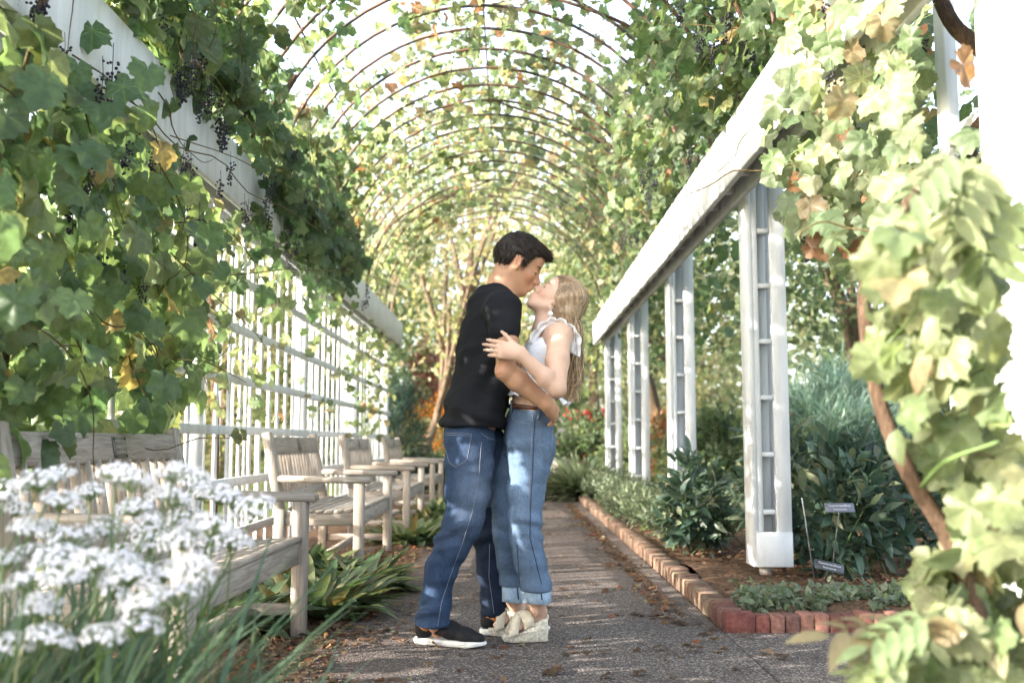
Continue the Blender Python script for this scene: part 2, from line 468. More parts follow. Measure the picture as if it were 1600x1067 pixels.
def beam(sx, x_in, x_out, y0, y1, label):
    b = thing('pergola_beam', label, 'beam', ((x_in + x_out) / 2, y0, BEAM_Z0))
    for x in (x_in + sx * 0.02, x_out - sx * 0.02):
        prof = [(y0, BEAM_Z0), (y1 - 0.12, BEAM_Z0), (y1, BEAM_Z0 + 0.14), (y1, BEAM_Z1), (y0, BEAM_Z1)]
        V = [(x + s * 0.02, yy, zz) for s in (-1, 1) for yy, zz in prof]
        me = make_mesh('fascia', np.array(V), [np.array([[i, (i + 1) % 5, (i + 1) % 5 + 5, i + 5] for i in range(5)]), np.array([[4, 3, 2, 1, 0], [5, 6, 7, 8, 9]])])
        bm = bmesh.new(); bm.from_mesh(me); bmesh.ops.recalc_face_normals(bm, faces=bm.faces); bmesh.ops.bevel(bm, geom=bm.edges, offset=0.005, segments=1, affect='EDGES'); bm.to_mesh(me); bm.free()
        obj('fascia', me, PAINT, b)
    w = abs(x_out - x_in) - 0.082
    y = y0 + 0.2
    blk = MB().box((0, 0, 0), (w, 0.05, 0.16), 0.004).mesh('block')
    blk.materials.append(PAINT)
    while y < y1 - 0.2:
        obj('block', blk, None, b, Matrix.Translation(((x_in + x_out) / 2, y, BEAM_Z0 + 0.13))); y += 0.44
    MB().box(((x_in + x_out) / 2, (y0 + y1) / 2 - 0.1, BEAM_Z0 + 0.26), (w, y1 - y0 - 0.3, 0.05), 0.004).build('soffit_board', PAINT, b)
    return b
beam(1, 1.24, 1.415, 2.75, 15.25, 'long white beam carried by the ladder posts over the bed')
beam(-1, -1.70, -1.86, 2.45, 15.35, 'long white beam above the lattice and the benches')

tl = ['white lattice bay behind the nearest bench, half hidden by grape leaves', 'white lattice bay behind the second bench', 'white lattice bay behind the third bench', 'farthest white lattice bay at the tunnel end']
slat_f = MB().box((0, 0, 0), (0.02, 0.040, 2.28), 0.003).mesh('slat'); slat_f.materials.append(PAINT)
slat_b = MB().box((0, 0, 0), (0.014, 0.03, 2.28), 0.003).mesh('slat'); slat_b.materials.append(PAINT)
for i in range(4):
    y0, y1 = POST_Y[i], POST_Y[i + 1]
    t = thing('lattice_panel', tl[i], 'trellis', (-1.85, y0, 0), 'white lattice bays beside the benches')
    MB().box((-1.91, y1, 1.19), (0.09, 0.09, 2.30), 0.004).build('post', PAINT, t)
    if i == 0: MB().box((-1.91, y0, 1.19), (0.09, 0.09, 2.30), 0.004).build('post', PAINT, t)
    for r_ in range(7):
        MB().box((-1.835, (y0 + y1) / 2, 0.27 + r_ * 0.337), (0.03, y1 - y0 - 0.094, 0.058), 0.003).build('rail', PAINT, t)
    for j in range(1, 11):
        y = y0 + (y1 - y0) * j / 11
        obj('slat', slat_f, None, t, Matrix.Translation((-1.862, y, 1.19)))
    for j in range(9):
        y = y0 + 0.15 + (y1 - y0) * j / 9
        obj('slat', slat_b, None, t, Matrix.Translation((-2.0, y + random.uniform(-.02, .02), 1.19)))

# hoops of the tunnel
k = NT('rusty_rod'); o = k.n('NewGeometry').outputs['Position']
ROD = k.fin(k.ramp(k.noise(o, 6, 5), (0.4, (0.045, 0.042, 0.042)), (0.6, (0.15, 0.075, 0.045))), 0.6, 0.4)
AC, AR = -0.23, 1.62
ang = np.linspace(0, math.pi, 29)
hoop = MB().tube([(AR * math.cos(a), 0, AR * math.sin(a)) for a in ang], 0.0125, 6).mesh('hoop', True); hoop.materials.append(ROD)
for i in range(29):
    o = obj('arch_hoop', hoop, None, None, Matrix.Translation((AC, 2.75 + i * 0.44, BEAM_Z1 - 0.01)))
    tag(o, 'thin rusty metal hoop arching over the path between the beams', 'hoop', 'metal hoops of the vine tunnel')
for a in (40, 90, 140):
    a = math.radians(a); x, z = AC + (AR + 0.018) * math.cos(a), BEAM_Z1 + (AR + 0.018) * math.sin(a)
    o = MB().tube([(x, 2.7, z), (x, 9, z), (x, 15.1, z)], 0.007, 5).build('tie_rod', ROD, smooth=True)
    tag(o, {40: 'thin metal rod tying the hoops above the ladder posts', 90: 'thin metal rod along the crown of the hoops', 140: 'thin metal rod tying the hoops above the lattice'}[round(math.degrees(a))], 'rod', 'rods lengthwise over the hoops')

# ---------------------------------------------------------------- benches (local: back at -x, length along y, seat faces +x)
PLAQUE = m_plain('plaque_metal', (0.16, 0.145, 0.125), 0.45, 0.5, 0.6, var=0.2, scale=60)
PLAQUETXT = m_plain('plaque_letters', (0.45, 0.43, 0.40), 0.5, 0.4, 0.3)
def make_bench(label, L=1.56, plaque=2):
    b = thing('garden_bench', label, 'bench', (0, 0, 0), 'weathered wooden benches along the lattice')
    h = L / 2
    for s in (-1, 1):
        y = s * (h - 0.035)
        MB().box((0, y, 0.305), (0.065, 0.065, 0.61), 0.006).build('leg', WOODZ, b)
        m = MB(); m.bar((-0.51, y, 0), (-0.51, y, 0.44), 0.065, 0.065, 0.006, (0, 1, 0)); m.bar((-0.51, y, 0.42), (-0.61, y, 0.93), 0.06, 0.06, 0.008, (0, 1, 0))
        m.build('leg', WOODZ, b)
        m = MB(); m.box((-0.225, y, 0.632), (0.60, 0.085, 0.042), 0.012)
        m.V[-1][:, 2] -= 0.014 * (m.V[-1][:, 0] > 0.03)
        m.build('armrest', WOODX, b)
        MB().box((-0.255, y, 0.375), (0.444, 0.035, 0.09), 0.005).build('side_rail', WOODX, b)
        MB().box((-0.255, y, 0.12), (0.444, 0.03, 0.05), 0.005).build('side_stretcher', WOODX, b)
    MB().box((-0.012, 0, 0.372), (0.034, L - 0.14, 0.10), 0.006).build('front_rail', WOODY, b)
    MB().box((-0.255, 0, 0.12), (0.05, L - 0.1, 0.035), 0.005).build('stretcher', WOODY, b)
    for i in range(8):
        x = -0.01 - i * 0.062
        MB().box((x, 0, 0.434 - 0.016 * math.sin(i / 7 * math.pi)), (0.05, L - (0.14 if i in (0, 7) else 0.02), 0.02), 0.004).build('seat_slat', WOODY, b)
    back = lambda z: -0.51 - 0.196 * (z - 0.42)
    tilt = Matrix.Rotation(-math.atan(0.196), 4, 'Y')
    MB().box((back(0.845), 0, 0.845), (0.036, L - 0.125, 0.115), 0.008, tilt).build('top_rail', WOODY, b)
    MB().box((back(0.51), 0, 0.51), (0.036, L - 0.125, 0.06), 0.006, tilt).build('lower_rail', WOODY, b)
    for i in range(15):
        y = -h + 0.14 + i * (L - 0.28) / 14
        MB().bar((back(0.535), y, 0.535), (back(0.80), y, 0.80), 0.045, 0.016, 0.003, (0, 1, 0)).build('back_slat', WOODZ, b)
    if plaque:
        q = MB().box((back(0.845) + 0.021, 0.1, 0.845 + 0.003), (0.005, 0.12, 0.085), 0.001, tilt).build('plaque', PLAQUE, b)
        if plaque == 2:
            m = MB()
            for r_, n_ in enumerate((7, 8, 6)):
                for c in range(n_):
                    z = 0.848 + 0.024 - r_ * 0.022; y = 0.1 - 0.045 + c * 0.09 / n_ + 0.004
                    x = back(z) + 0.0265
                    m.box((x, y, z), (0.002, 0.002, 0.012), 0.0004, tilt); m.box((x, y + 0.004, z + random.choice((-.005, 0, .005))), (0.002, 0.006, 0.002), 0.0004, tilt)
            m.build('lettering', PLAQUETXT, q, kind='stuff')
            m = MB()
            for sy in (-1, 1):
                for sz in (-1, 1):
                    z = 0.848 + sz * 0.034
                    m = MB().box((back(z) + 0.026, 0.1 + sy * 0.052, z), (0.004, 0.008, 0.008), 0.002, tilt)
                    m.build('screw', m_plain('screw', (0.02, 0.02, 0.02)) if 'screw' not in bpy.data.materials else bpy.data.materials['screw'], q)
    return b
b1 = make_bench('weathered wooden bench behind the white flowers, engraved plaque on its back')
b1.location = (-0.98, 3.84, 0); b1.rotation_euler.z = math.radians(-1.5)
b2 = make_bench('second weathered bench, above the clump of broad green leaves', plaque=1)
b2.location = (-0.99, 7.27, 0)
for lab, y in (('third bench, its arm just behind the second bench', 10.1), ('farthest bench, beside the end of the lattice and the dark shrub', 13.1)):
    c = copy_tree(b2); c['label'] = lab; c.location = (-0.98, y, 0)
# ---------------------------------------------------------------- leaves
def grape_template(n=30, rings=2, seed=0):
    r_ = np.random.default_rng(seed)
    th = np.linspace(-math.pi * 0.985, math.pi * 0.985, n)
    lobes = [(0, 0.98, 0.62), (1.02, 0.86, 0.58), (-1.02, 0.86, 0.58), (2.05, 0.72, 0.65), (-2.05, 0.72, 0.65)]
    r = np.full(n, 0.12)
    for c, L, w in lobes:
        L *= r_.uniform(0.92, 1.08)
        r = np.maximum(r, L * (1 - 0.24 * np.minimum(np.abs(th - c) / w, 1.9) ** 1.3))
    r = np.maximum(r, 0.56) * (1 + 0.06 * np.where(np.arange(n) % 2, 1, -1)) * r_.uniform(0.95, 1.05, n)
    r[[0, -1]] = 0.22
    xo, yo = np.sin(th) * r, np.cos(th) * r
    V = [(0, 0.02, 0)]; 
    for k_ in range(1, rings + 1):
        f = k_ / rings
        V += list(zip(xo * f, yo * f + 0.02 * (1 - f), np.zeros(n)))
    V = np.array(V, float)
    rr = np.hypot(V[:, 0], V[:, 1]); t = np.arctan2(V[:, 0], V[:, 1])
    V[:, 2] = 0.16 * np.abs(V[:, 0]) - r_.uniform(0.1, 0.55) * rr ** 2 + 0.10 * rr * np.sin(5 * t + r_.uniform(0, 6)) + 0.12 * rr * np.sin(2 * t + r_.uniform(0, 6))
    T, Q = [], []
    for i in range(n - 1): T.append((0, i + 2, i + 1))
    for k_ in range(rings - 1):
        a, b = 1 + k_ * n, 1 + (k_ + 1) * n
        for i in range(n - 1): Q += [(a + i, a + i + 1, b + i), (a + i + 1, b + i + 1, b + i)]
    F = np.array(T + Q)[:, ::-1] if False else np.array(T + Q)
    co = np.stack([V[:, 0], V[:, 1], np.zeros(len(V))], 1)
    V = V * 0.62; return V, F, co

def blade_template(w=0.3, n=5, droop=0.35, fold=0.25, seed=0, wave=0.0):
    r_ = np.random.default_rng(seed)
    V, F = [], []
    for i in range(n + 1):
        t = i / n
        hw = w * 0.5 * (math.sin(math.pi * min(1, t * 0.92 + 0.06)) ** 0.8) if 0 < i < n else 0.02 * w
        z = -droop * t * t + wave * math.sin(t * 7 + r_.uniform(0, 6))
        V += [(-hw, t, z + fold * hw), (0, t, z), (hw, t, z + fold * hw)]
    for i in range(n):
        a = i * 3
        F += [(a, a + 1, a + 4), (a, a + 4, a + 3), (a + 1, a + 2, a + 5), (a + 1, a + 5, a + 4)]
    V = np.array(V, float)
    return V, np.array(F), V * np.array([1, 1, 0])

def pinnate_template(pairs=4, seed=0):
    V, F, C, n = [], [], [], 0
    bv, bf, bc = blade_template(0.42, 4, 0.35, 0.3, seed)
    items = [(0, 1.0, 0.0)] + [(s, (i + 0.6) / (pairs + 0.4), 0) for i in range(pairs) for s in (-1, 1)]
    for s, t, _ in items:
        a = s * 1.05; sc_ = 0.42
        R = np.array([[math.cos(a), math.sin(a), 0], [-math.sin(a), math.cos(a), 0], [0, 0, 1]])
        v = (bv * sc_) @ R.T + np.array([0, t * 0.75, -0.25 * t * t])
        v[:, 2] -= 0.25 * np.abs(v[:, 0])
        V.append(v); F.append(bf + n); C.append(bc); n += len(bv)
    tv, tq, tt = tube_np([(0, -0.25, 0.02), (0, 0.3, -0.03), (0, 0.75, -0.14)], 0.012, 3, False)
    V.append(tv); F.append(np.concatenate([tq[:, [0, 1, 2]], tq[:, [0, 2, 3]]]) + n); C.append(tv * 0)
    return np.concatenate(V), np.concatenate(F), np.concatenate(C)

TEMPL = {
    'grape': ([grape_template(34, 3, s) for s in range(6)], [grape_template(20, 1, 20 + s) for s in range(5)]),
    'oval': ([blade_template(0.62, 6, 0.3, 0.3, s, 0.02) for s in range(3)], [blade_template(0.6, 3, 0.3, 0.3, s) for s in range(2)]),
    'strap': ([blade_template(w, 7, d, 0.4, s, 0.01) for s, (w, d) in enumerate(((0.27, 0.2), (0.30, 0.4), (0.24, 0.6)))], [blade_template(0.2, 4, d, 0.35) for d in (0.3, 0.6)]),
    'lance': ([blade_template(0.36, 5, d, 0.35, 1, 0.01) for d in (0.15, 0.4, 0.6)], [blade_template(0.36, 3, d, 0.35) for d in (0.2, 0.5)]),
    'tree': ([blade_template(0.55, 2, 0.2, 0.3)], [blade_template(0.55, 2, d, 0.3) for d in (0.1, 0.4)]),
    'grass': ([blade_template(0.022, 7, d, 0.4) for d in (0.2, 0.6, 1.0)], [blade_template(0.022, 4, d, 0.3) for d in (0.3, 0.8)]),
    'needle': ([blade_template(0.09, 2, 0.3, 0.3)], [blade_template(0.09, 2, d, 0.3) for d in (0.2, 0.6)]),
    'pinnate': ([pinnate_template(4, s) for s in range(3)], [pinnate_template(3, 5)]),
}
PAL = {   # colour, weight, browning
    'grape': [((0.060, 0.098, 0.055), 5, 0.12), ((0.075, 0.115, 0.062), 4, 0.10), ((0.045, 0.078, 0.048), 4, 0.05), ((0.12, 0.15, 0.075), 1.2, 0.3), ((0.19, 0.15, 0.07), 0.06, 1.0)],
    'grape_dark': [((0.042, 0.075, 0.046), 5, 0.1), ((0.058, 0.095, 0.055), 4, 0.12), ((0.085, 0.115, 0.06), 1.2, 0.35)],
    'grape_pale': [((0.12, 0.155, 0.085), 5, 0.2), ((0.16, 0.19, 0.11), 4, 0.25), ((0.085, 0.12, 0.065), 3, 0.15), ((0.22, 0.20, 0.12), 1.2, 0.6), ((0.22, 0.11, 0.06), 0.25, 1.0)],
    'creeper': [((0.14, 0.18, 0.085), 5, 0.10), ((0.19, 0.22, 0.115), 4, 0.15), ((0.20, 0.18, 0.10), 0.5, 0.5)],
    'lily': [((0.055, 0.095, 0.045), 5, 0.15), ((0.075, 0.115, 0.05), 4, 0.4), ((0.15, 0.12, 0.04), 0.8, 1.0), ((0.10, 0.13, 0.06), 1.5, 0.5)],
    'chive': [((0.06, 0.10, 0.055), 5, 0.0), ((0.09, 0.13, 0.075), 3, 0.0), ((0.16, 0.18, 0.10), 1, 0.1)],
    'peony': [((0.030, 0.056, 0.040), 6, 0.05), ((0.045, 0.075, 0.050), 4, 0.1), ((0.075, 0.10, 0.055), 1, 0.2)],
    'catmint': [((0.11, 0.14, 0.085), 5, 0.0), ((0.15, 0.175, 0.11), 3, 0.0), ((0.085, 0.12, 0.06), 3, 0.0)],
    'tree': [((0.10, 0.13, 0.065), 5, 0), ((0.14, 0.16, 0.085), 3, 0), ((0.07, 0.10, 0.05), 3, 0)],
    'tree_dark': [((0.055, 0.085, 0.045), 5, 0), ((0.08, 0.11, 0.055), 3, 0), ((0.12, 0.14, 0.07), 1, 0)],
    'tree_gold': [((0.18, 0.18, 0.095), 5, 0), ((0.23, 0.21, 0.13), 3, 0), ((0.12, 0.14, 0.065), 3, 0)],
    'evergreen': [((0.022, 0.045, 0.038), 5, 0), ((0.035, 0.06, 0.045), 3, 0)],
    'glaucous': [((0.15, 0.20, 0.175), 5, 0), ((0.10, 0.15, 0.13), 3, 0), ((0.20, 0.25, 0.21), 2, 0)],
    'red': [((0.24, 0.11, 0.10), 5, 0), ((0.34, 0.22, 0.19), 4, 0), ((0.17, 0.065, 0.06), 3, 0), ((0.14, 0.14, 0.07), 2, 0)],
    'orange': [((0.65, 0.24, 0.02), 5, 0), ((0.7, 0.34, 0.04), 3, 0), ((0.08, 0.11, 0.04), 4, 0)],
    'crimson': [((0.42, 0.02, 0.04), 2.2, 0), ((0.5, 0.06, 0.09), 0.5, 0), ((0.09, 0.12, 0.065), 14, 0)],
    'rust': [((0.24, 0.12, 0.06), 5, 0.0), ((0.30, 0.17, 0.09), 3, 0), ((0.11, 0.10, 0.04), 3, 0)],
    'litter': [((0.13, 0.075, 0.05), 5, 0.3), ((0.19, 0.12, 0.08), 4, 0.2), ((0.08, 0.05, 0.035), 5, 0.2), ((0.24, 0.085, 0.04), 0.8, 0.2), ((0.26, 0.22, 0.13), 1.0, 0.2)],
}
def tints(pal, n, g=None):
    g = g or rng
    P = PAL[pal]; w = np.array([p[1] for p in P], float); w /= w.sum()
    i = g.choice(len(P), n, p=w)
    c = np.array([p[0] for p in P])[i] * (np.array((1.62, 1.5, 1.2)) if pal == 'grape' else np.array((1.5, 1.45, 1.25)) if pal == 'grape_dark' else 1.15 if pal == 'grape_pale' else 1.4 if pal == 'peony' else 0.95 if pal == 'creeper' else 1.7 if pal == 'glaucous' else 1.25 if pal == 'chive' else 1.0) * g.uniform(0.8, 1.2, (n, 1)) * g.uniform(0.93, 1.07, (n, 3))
    return np.concatenate([c, np.array([p[2] for p in P])[i][:, None] * g.uniform(0, 1.3, (n, 1))], 1)

def norm(a): return a / (np.linalg.norm(a, axis=-1, keepdims=True) + 1e-9)
def frames(T, N):
    y = norm(T); x = norm(np.cross(y, N)); z = np.cross(x, y)
    return np.stack([x, y, z], -1)

_var = {}
def variants(kind, pal, name, mat, n=36):
    key = (kind, pal, name, mat.name)
    if key not in _var:
        g = np.random.default_rng(len(_var) + 5); out = []
        hi = TEMPL[kind][0]; tn = tints(pal, n, g)
        for i in range(n):
            V, F, co = hi[i % len(hi)]
            me = make_mesh(name, V, F, True, np.repeat(tn[i:i + 1], len(V), 0), co + np.array([0, 0, i * 3.7]))
            me.materials.append(mat); out.append(me)
        _var[key] = out
    return _var[key]

def scatter(root, P, T, N, S, kind, pal, mat, nbig=300, name='leaf', stuff='foliage', top=False):
    """leaves at P with tips along T, faces along N, length S: the nbig that show largest as parts, the rest as one part"""
    P, T, N, S = (np.asarray(a, float) for a in (P, T, N, S))
    n = len(P); R = frames(T, N)
    x, y, dep = px_of(P)
    inside = (x > -30) & (x < 1630) & (y > -30) & (y < 1097) & (P[:, 1] > 0.3)
    rank = np.where(inside, S / dep, 0)
    order = np.argsort(-rank)
    nb = int(min(nbig, (rank > 0.0045).sum()))
    big, rest = order[:nb], order[nb:]
    if nb:
        vs = variants(kind, pal, name, mat)
        base = Matrix.Identity(4) if root is None else WM[root].inverted()
        pick = rng.integers(0, len(vs), nb)
        for q, i in enumerate(big):
            M = Matrix.Identity(4); s = S[i]
            for a in range(3):
                for b in range(3): M[a][b] = R[i, a, b] * s
                M[a][3] = P[i, a]
            o = bpy.data.objects.new(name, vs[pick[q]]); sc.collection.objects.link(o)
            if root is not None: o.parent = root
            o.matrix_local = base @ M
    if len(rest):
        lo = TEMPL[kind][1]; Vs, Fs, Cs, Ts, off = [], [], [], [], 0
        tn = tints(pal, len(rest)); which = rng.integers(0, len(lo), len(rest))
        for v in range(len(lo)):
            s = np.where(which == v)[0]
            if not len(s): continue
            V, F, co = lo[v]; id_ = rest[s]
            X = np.einsum('nij,vj->nvi', R[id_] * S[id_, None, None], V) + P[id_][:, None]
            Vs.append(X.reshape(-1, 3))
            Fs.append((F[None] + (np.arange(len(s)) * len(V))[:, None, None] + off).reshape(-1, 3)); off += len(s) * len(V)
            c = np.repeat(co[None], len(s), 0); c[:, :, 2] = rng.uniform(0, 40, (len(s), 1)); Cs.append(c.reshape(-1, 3))
            Ts.append(np.repeat(tn[s], len(V), 0))
        me = make_mesh(stuff, np.concatenate(Vs), np.concatenate(Fs), True, np.concatenate(Ts), np.concatenate(Cs))
        return obj(stuff, me, mat, root, None, 'stuff')

def rand_unit(n): return norm(rng.normal(size=(n, 3)))
# ---------------------------------------------------------------- vines on the pergola
def U(a, b, n): return rng.uniform(a, b, n)
def in_poly(x, y, poly):
    c = np.zeros(len(x), bool); m = len(poly)
    for i in range(m):
        (x0, y0), (x1, y1) = poly[i], poly[(i + 1) % m]
        t = (y0 > y) != (y1 > y)
        c ^= t & (x < (x1 - x0) * (y - y0) / ((y1 - y0) if y1 != y0 else 1e-9) + x0)
    return c
def patchy(P, scale, seed):
    """cheap smooth noise in 0..1"""
    g = np.random.default_rng(seed); s = np.zeros(len(P))
    for o in range(6):
        k = g.normal(size=3) / scale * (1.6 ** (o % 3)); s += np.sin(P @ k * 2.2 + g.uniform(0, 6.3)) / (1 + o % 3)
    return 0.5 + 0.5 * np.tanh(s * 0.7)
def add_cane(root, pts, r0=0.005, r1=0.002, mat=None, name='cane', n=5, k=16):
    p = spline(pts, k)
    MB().tube(p, np.linspace(r0, r1, len(p)), n).build(name, mat or CANE, root, smooth=True)
def wander(p, d, L, k=6, wob=0.25, drop=0.0):
    p, d = np.array(p, float), norm(np.array(d, float)); out = [p]
    for i in range(k):
        d = norm(d + rng.normal(size=3) * wob + np.array([0, 0, -drop]))
        p = p + d * L / k; out.append(p)
    return out

# grape clusters
ico = bmesh.new(); bmesh.ops.create_icosphere(ico, subdivisions=2, radius=1.0)
IV = np.array([v.co[:] for v in ico.verts]); IF = np.array([[v.index for v in f.verts] for f in ico.faces]); ico.free()
ico = bmesh.new(); bmesh.ops.create_icosphere(ico, subdivisions=1, radius=1.0)
IV1 = np.array([v.co[:] for v in ico.verts]); IF1 = np.array([[v.index for v in f.verts] for f in ico.faces]); ico.free()
bunches = []
for s in range(5):
    g = np.random.default_rng(40 + s); m = MB(); L = g.uniform(0.09, 0.16)
    for i in range(34):
        t = g.uniform(0, 1); a = g.uniform(0, 6.3); rr = (0.028 * (1 - 0.7 * t) + 0.004) * math.sqrt(g.uniform(0.2, 1))
        m.add(IV1 * g.uniform(0.0055, 0.0075) + np.array([rr * math.cos(a), rr * math.sin(a), -0.03 - t * L]), None, IF1)
    m.tube([(0, 0, 0.03), (0.004, 0, -0.03), (0, 0.003, -0.03 - L)], 0.0015, 4)
    me = m.mesh('grape_cluster', True); me.materials.append(GRAPE); bunches.append(me)
def grapes(root, P):
    for p in P:
        o = obj('grape_cluster', random.choice(bunches), None, root, Matrix.Translation(Vector(p)) @ Matrix.Rotation(random.uniform(0, 6), 4, 'Z') @ Matrix.Scale(random.uniform(0.8, 1.2), 4))

# (a) the vine over the nearest lattice bay
v1 = thing('grape_vine', 'big leaved grape vine hanging over the lattice behind the nearest bench', 'vine', (-1.78, 3.4, 0))
n = 5200
P = np.stack([-1.76 + np.abs(rng.normal(0, 0.17, n)), U(2.3, 6.6, n), U(0.78, 3.0, n)], 1)
x, y, dep = px_of(P)
edge = np.interp(y, [-200, 0, 150, 300, 400, 500, 600, 660, 690, 720, 750], [560, 430, 330, 330, 330, 320, 300, 270, 170, 60, 20])
pr = np.clip((edge - x) / 90 + 0.25, 0, 1) * np.where((P[:, 2] > 2.22) & (P[:, 2] < 2.74) & (P[:, 0] > -1.75), 0.10, 1.0) * np.clip((760 - y) / 60, 0, 1)
pr *= np.clip(0.35 + 1.1 * patchy(P, 0.55, 3), 0, 1) * np.where(x < -60, 0.5, 1)
P = P[rng.uniform(0, 1, n) < pr * 0.46]; n = len(P)
T = np.stack([rng.normal(0.15, 0.3, n), rng.normal(0, 0.55, n), rng.normal(-0.9, 0.4, n)], 1)
N = np.stack([rng.normal(0.8, 0.4, n), rng.normal(-0.45, 0.45, n), rng.normal(0.45, 0.4, n)], 1)
scatter(v1, P, T, N, U(0.09, 0.18, n), 'grape', 'grape', LEAF, 300)
n = 1500                                                     # outer leaves of the bay, plus unseen low leaves added to shade the flowers
P = np.stack([U(-2.5, -2.02, n), U(0.9, 5.6, n), U(0.1, 2.9, n)], 1)
P = P[rng.uniform(0, 1, n) < np.clip(patchy(P, 0.6, 9) * 1.5, 0, 1)]
P = np.concatenate([P, np.stack([U(-2.6, -1.8, 900), U(0.9, 2.4, 900), U(0.05, 1.5, 900)], 1)]); n = len(P)
scatter(v1, P, rand_unit(n) + np.array([0, 0, -0.6]), rand_unit(n) + np.array([-0.7, 0, 0.5]), U(0.10, 0.16, n), 'grape', 'grape', LEAF, 0, stuff='outer_shade_foliage')
add_cane(v1, [(-1.78, 3.4, -0.02), (-1.72, 3.3, 0.7), (-1.78, 3.5, 1.5), (-1.70, 3.4, 2.3), (-1.72, 3.7, 2.75)], 0.03, 0.018, VINEBARK, 'trunk', 8, 24)
add_cane(v1, [(-1.7, 3.0, 0.2), (-1.62, 3.05, 1.0), (-1.66, 3.1, 1.6), (-1.6, 3.2, 2.2)], 0.012, 0.007, CANE, 'cane')
for i in range(26):
    s = (-1.68 + rng.uniform(0, .12), rng.uniform(2.8, 4.8), rng.uniform(0.9, 2.7))
    add_cane(v1, wander(s, (0.1, 0.8, -0.25), rng.uniform(0.5, 1.2), 6, 0.35, 0.08), 0.004, 0.0015)
add_cane(v1, [(-1.6, 4.6, 1.75), (-1.55, 5.2, 1.62), (-1.50, 5.8, 1.50), (-1.48, 6.2, 1.36), (-1.49, 6.35, 1.40)], 0.0035, 0.0015)
add_cane(v1, [(-1.55, 4.4, 2.25), (-1.35, 5.1, 2.3), (-1.0, 6.0, 2.15), (-0.75, 6.6, 1.9), (-0.55, 7.0, 1.72)], 0.003, 0.0012)
for a in [(-1.6, 3.9, 2.35), (-1.55, 3.6, 2.1), (-1.58, 4.2, 2.2), (-1.6, 4.4, 1.95), (-1.55, 3.5, 1.8), (-1.6, 4.1, 1.6), (-1.62, 4.8, 2.1), (-1.6, 3.35, 2.5), (-1.5, 4.6, 2.62)]:
    grapes(v1, [np.array(a) + rng.normal(0, .06, 3) for _ in range(3)])

# (b) the vine hanging from the beam over the benches
v2 = thing('grape_vine', 'dark grape vine with hanging black grapes spilling over the beam above the benches', 'vine', (-1.8, 6.4, 0))
n = 9000
ph = math.pi - np.abs(rng.normal(0, 0.55, n)); r = AR - np.abs(rng.normal(0, 0.16, n)) + 0.05
P = np.stack([AC + r * np.cos(ph), U(3.6, 10.5, n), BEAM_Z1 + r * np.sin(ph)], 1)
low = rng.uniform(0, 1, n) < 0.42
P[low, 0] = U(-1.70, -1.42, low.sum()); P[low, 1] = U(5.0, 10.5, low.sum()); P[low, 2] = 2.85 - np.abs(rng.normal(0, 0.34, low.sum()))
x, y, dep = px_of(P)
pr = np.clip(1.6 * patchy(P, 0.6, 17) - 0.15, 0, 1) * np.clip((P[:, 1] - 3.4) / 1.2, 0, 1) * np.clip((11.5 - P[:, 1]) / 3, 0, 1) * np.clip((560 - x) / 60 + .3, 0.1, 1) * np.where((P[:, 2] > 2.2) & (P[:, 2] < 2.75) & (P[:, 1] < 6.3), 0.08, 1.0)
P = P[rng.uniform(0, 1, n) < pr * 0.50]; n = len(P)
T = np.stack([rng.normal(0.1, 0.4, n), rng.normal(0, 0.5, n), rng.normal(-0.9, 0.4, n)], 1)
N = np.stack([rng.normal(0.6, 0.5, n), rng.normal(-0.5, 0.5, n), rng.normal(0.3, 0.5, n)], 1)
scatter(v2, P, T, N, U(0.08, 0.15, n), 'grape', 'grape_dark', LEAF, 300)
n = 1500                                                      # small trailing leaves down the lattice
P = np.stack([U(-1.80, -1.66, n), U(5.5, 14.8, n), U(0.9, 2.3, n)], 1)
P = P[rng.uniform(0, 1, n) < np.clip(patchy(P, 0.5, 23) * 1.5 - 0.45, 0, 1) * np.clip((P[:, 2] - 0.6) / 1.2, 0.2, 1)]; n = len(P)
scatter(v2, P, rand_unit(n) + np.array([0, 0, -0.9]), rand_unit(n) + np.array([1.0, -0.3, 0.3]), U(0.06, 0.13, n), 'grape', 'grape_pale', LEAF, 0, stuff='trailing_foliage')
add_cane(v2, [(-1.9, 6.4, -0.02), (-1.93, 6.5, 1.0), (-1.92, 6.3, 2.0), (-1.8, 6.5, 2.8), (-1.5, 6.7, 3.4)], 0.03, 0.015, VINEBARK, 'trunk', 8, 24)
for i in range(34):
    yy = rng.uniform(4.2, 10); add_cane(v2, wander((-1.6 + rng.uniform(0, .15), yy, rng.uniform(2.6, 3.3)), (0.12, rng.uniform(-.5, .5), -0.8), rng.uniform(0.4, 1.0), 6, 0.3, 0.1), 0.003, 0.0012)
for i in range(60):
    yy = 4.4 + 6.0 * rng.uniform() ** 1.3
    grapes(v2, [(-1.56 + rng.uniform(-.1, .14), yy, rng.uniform(2.05, 2.75) + (0.3 if yy > 8 else 0.15))])

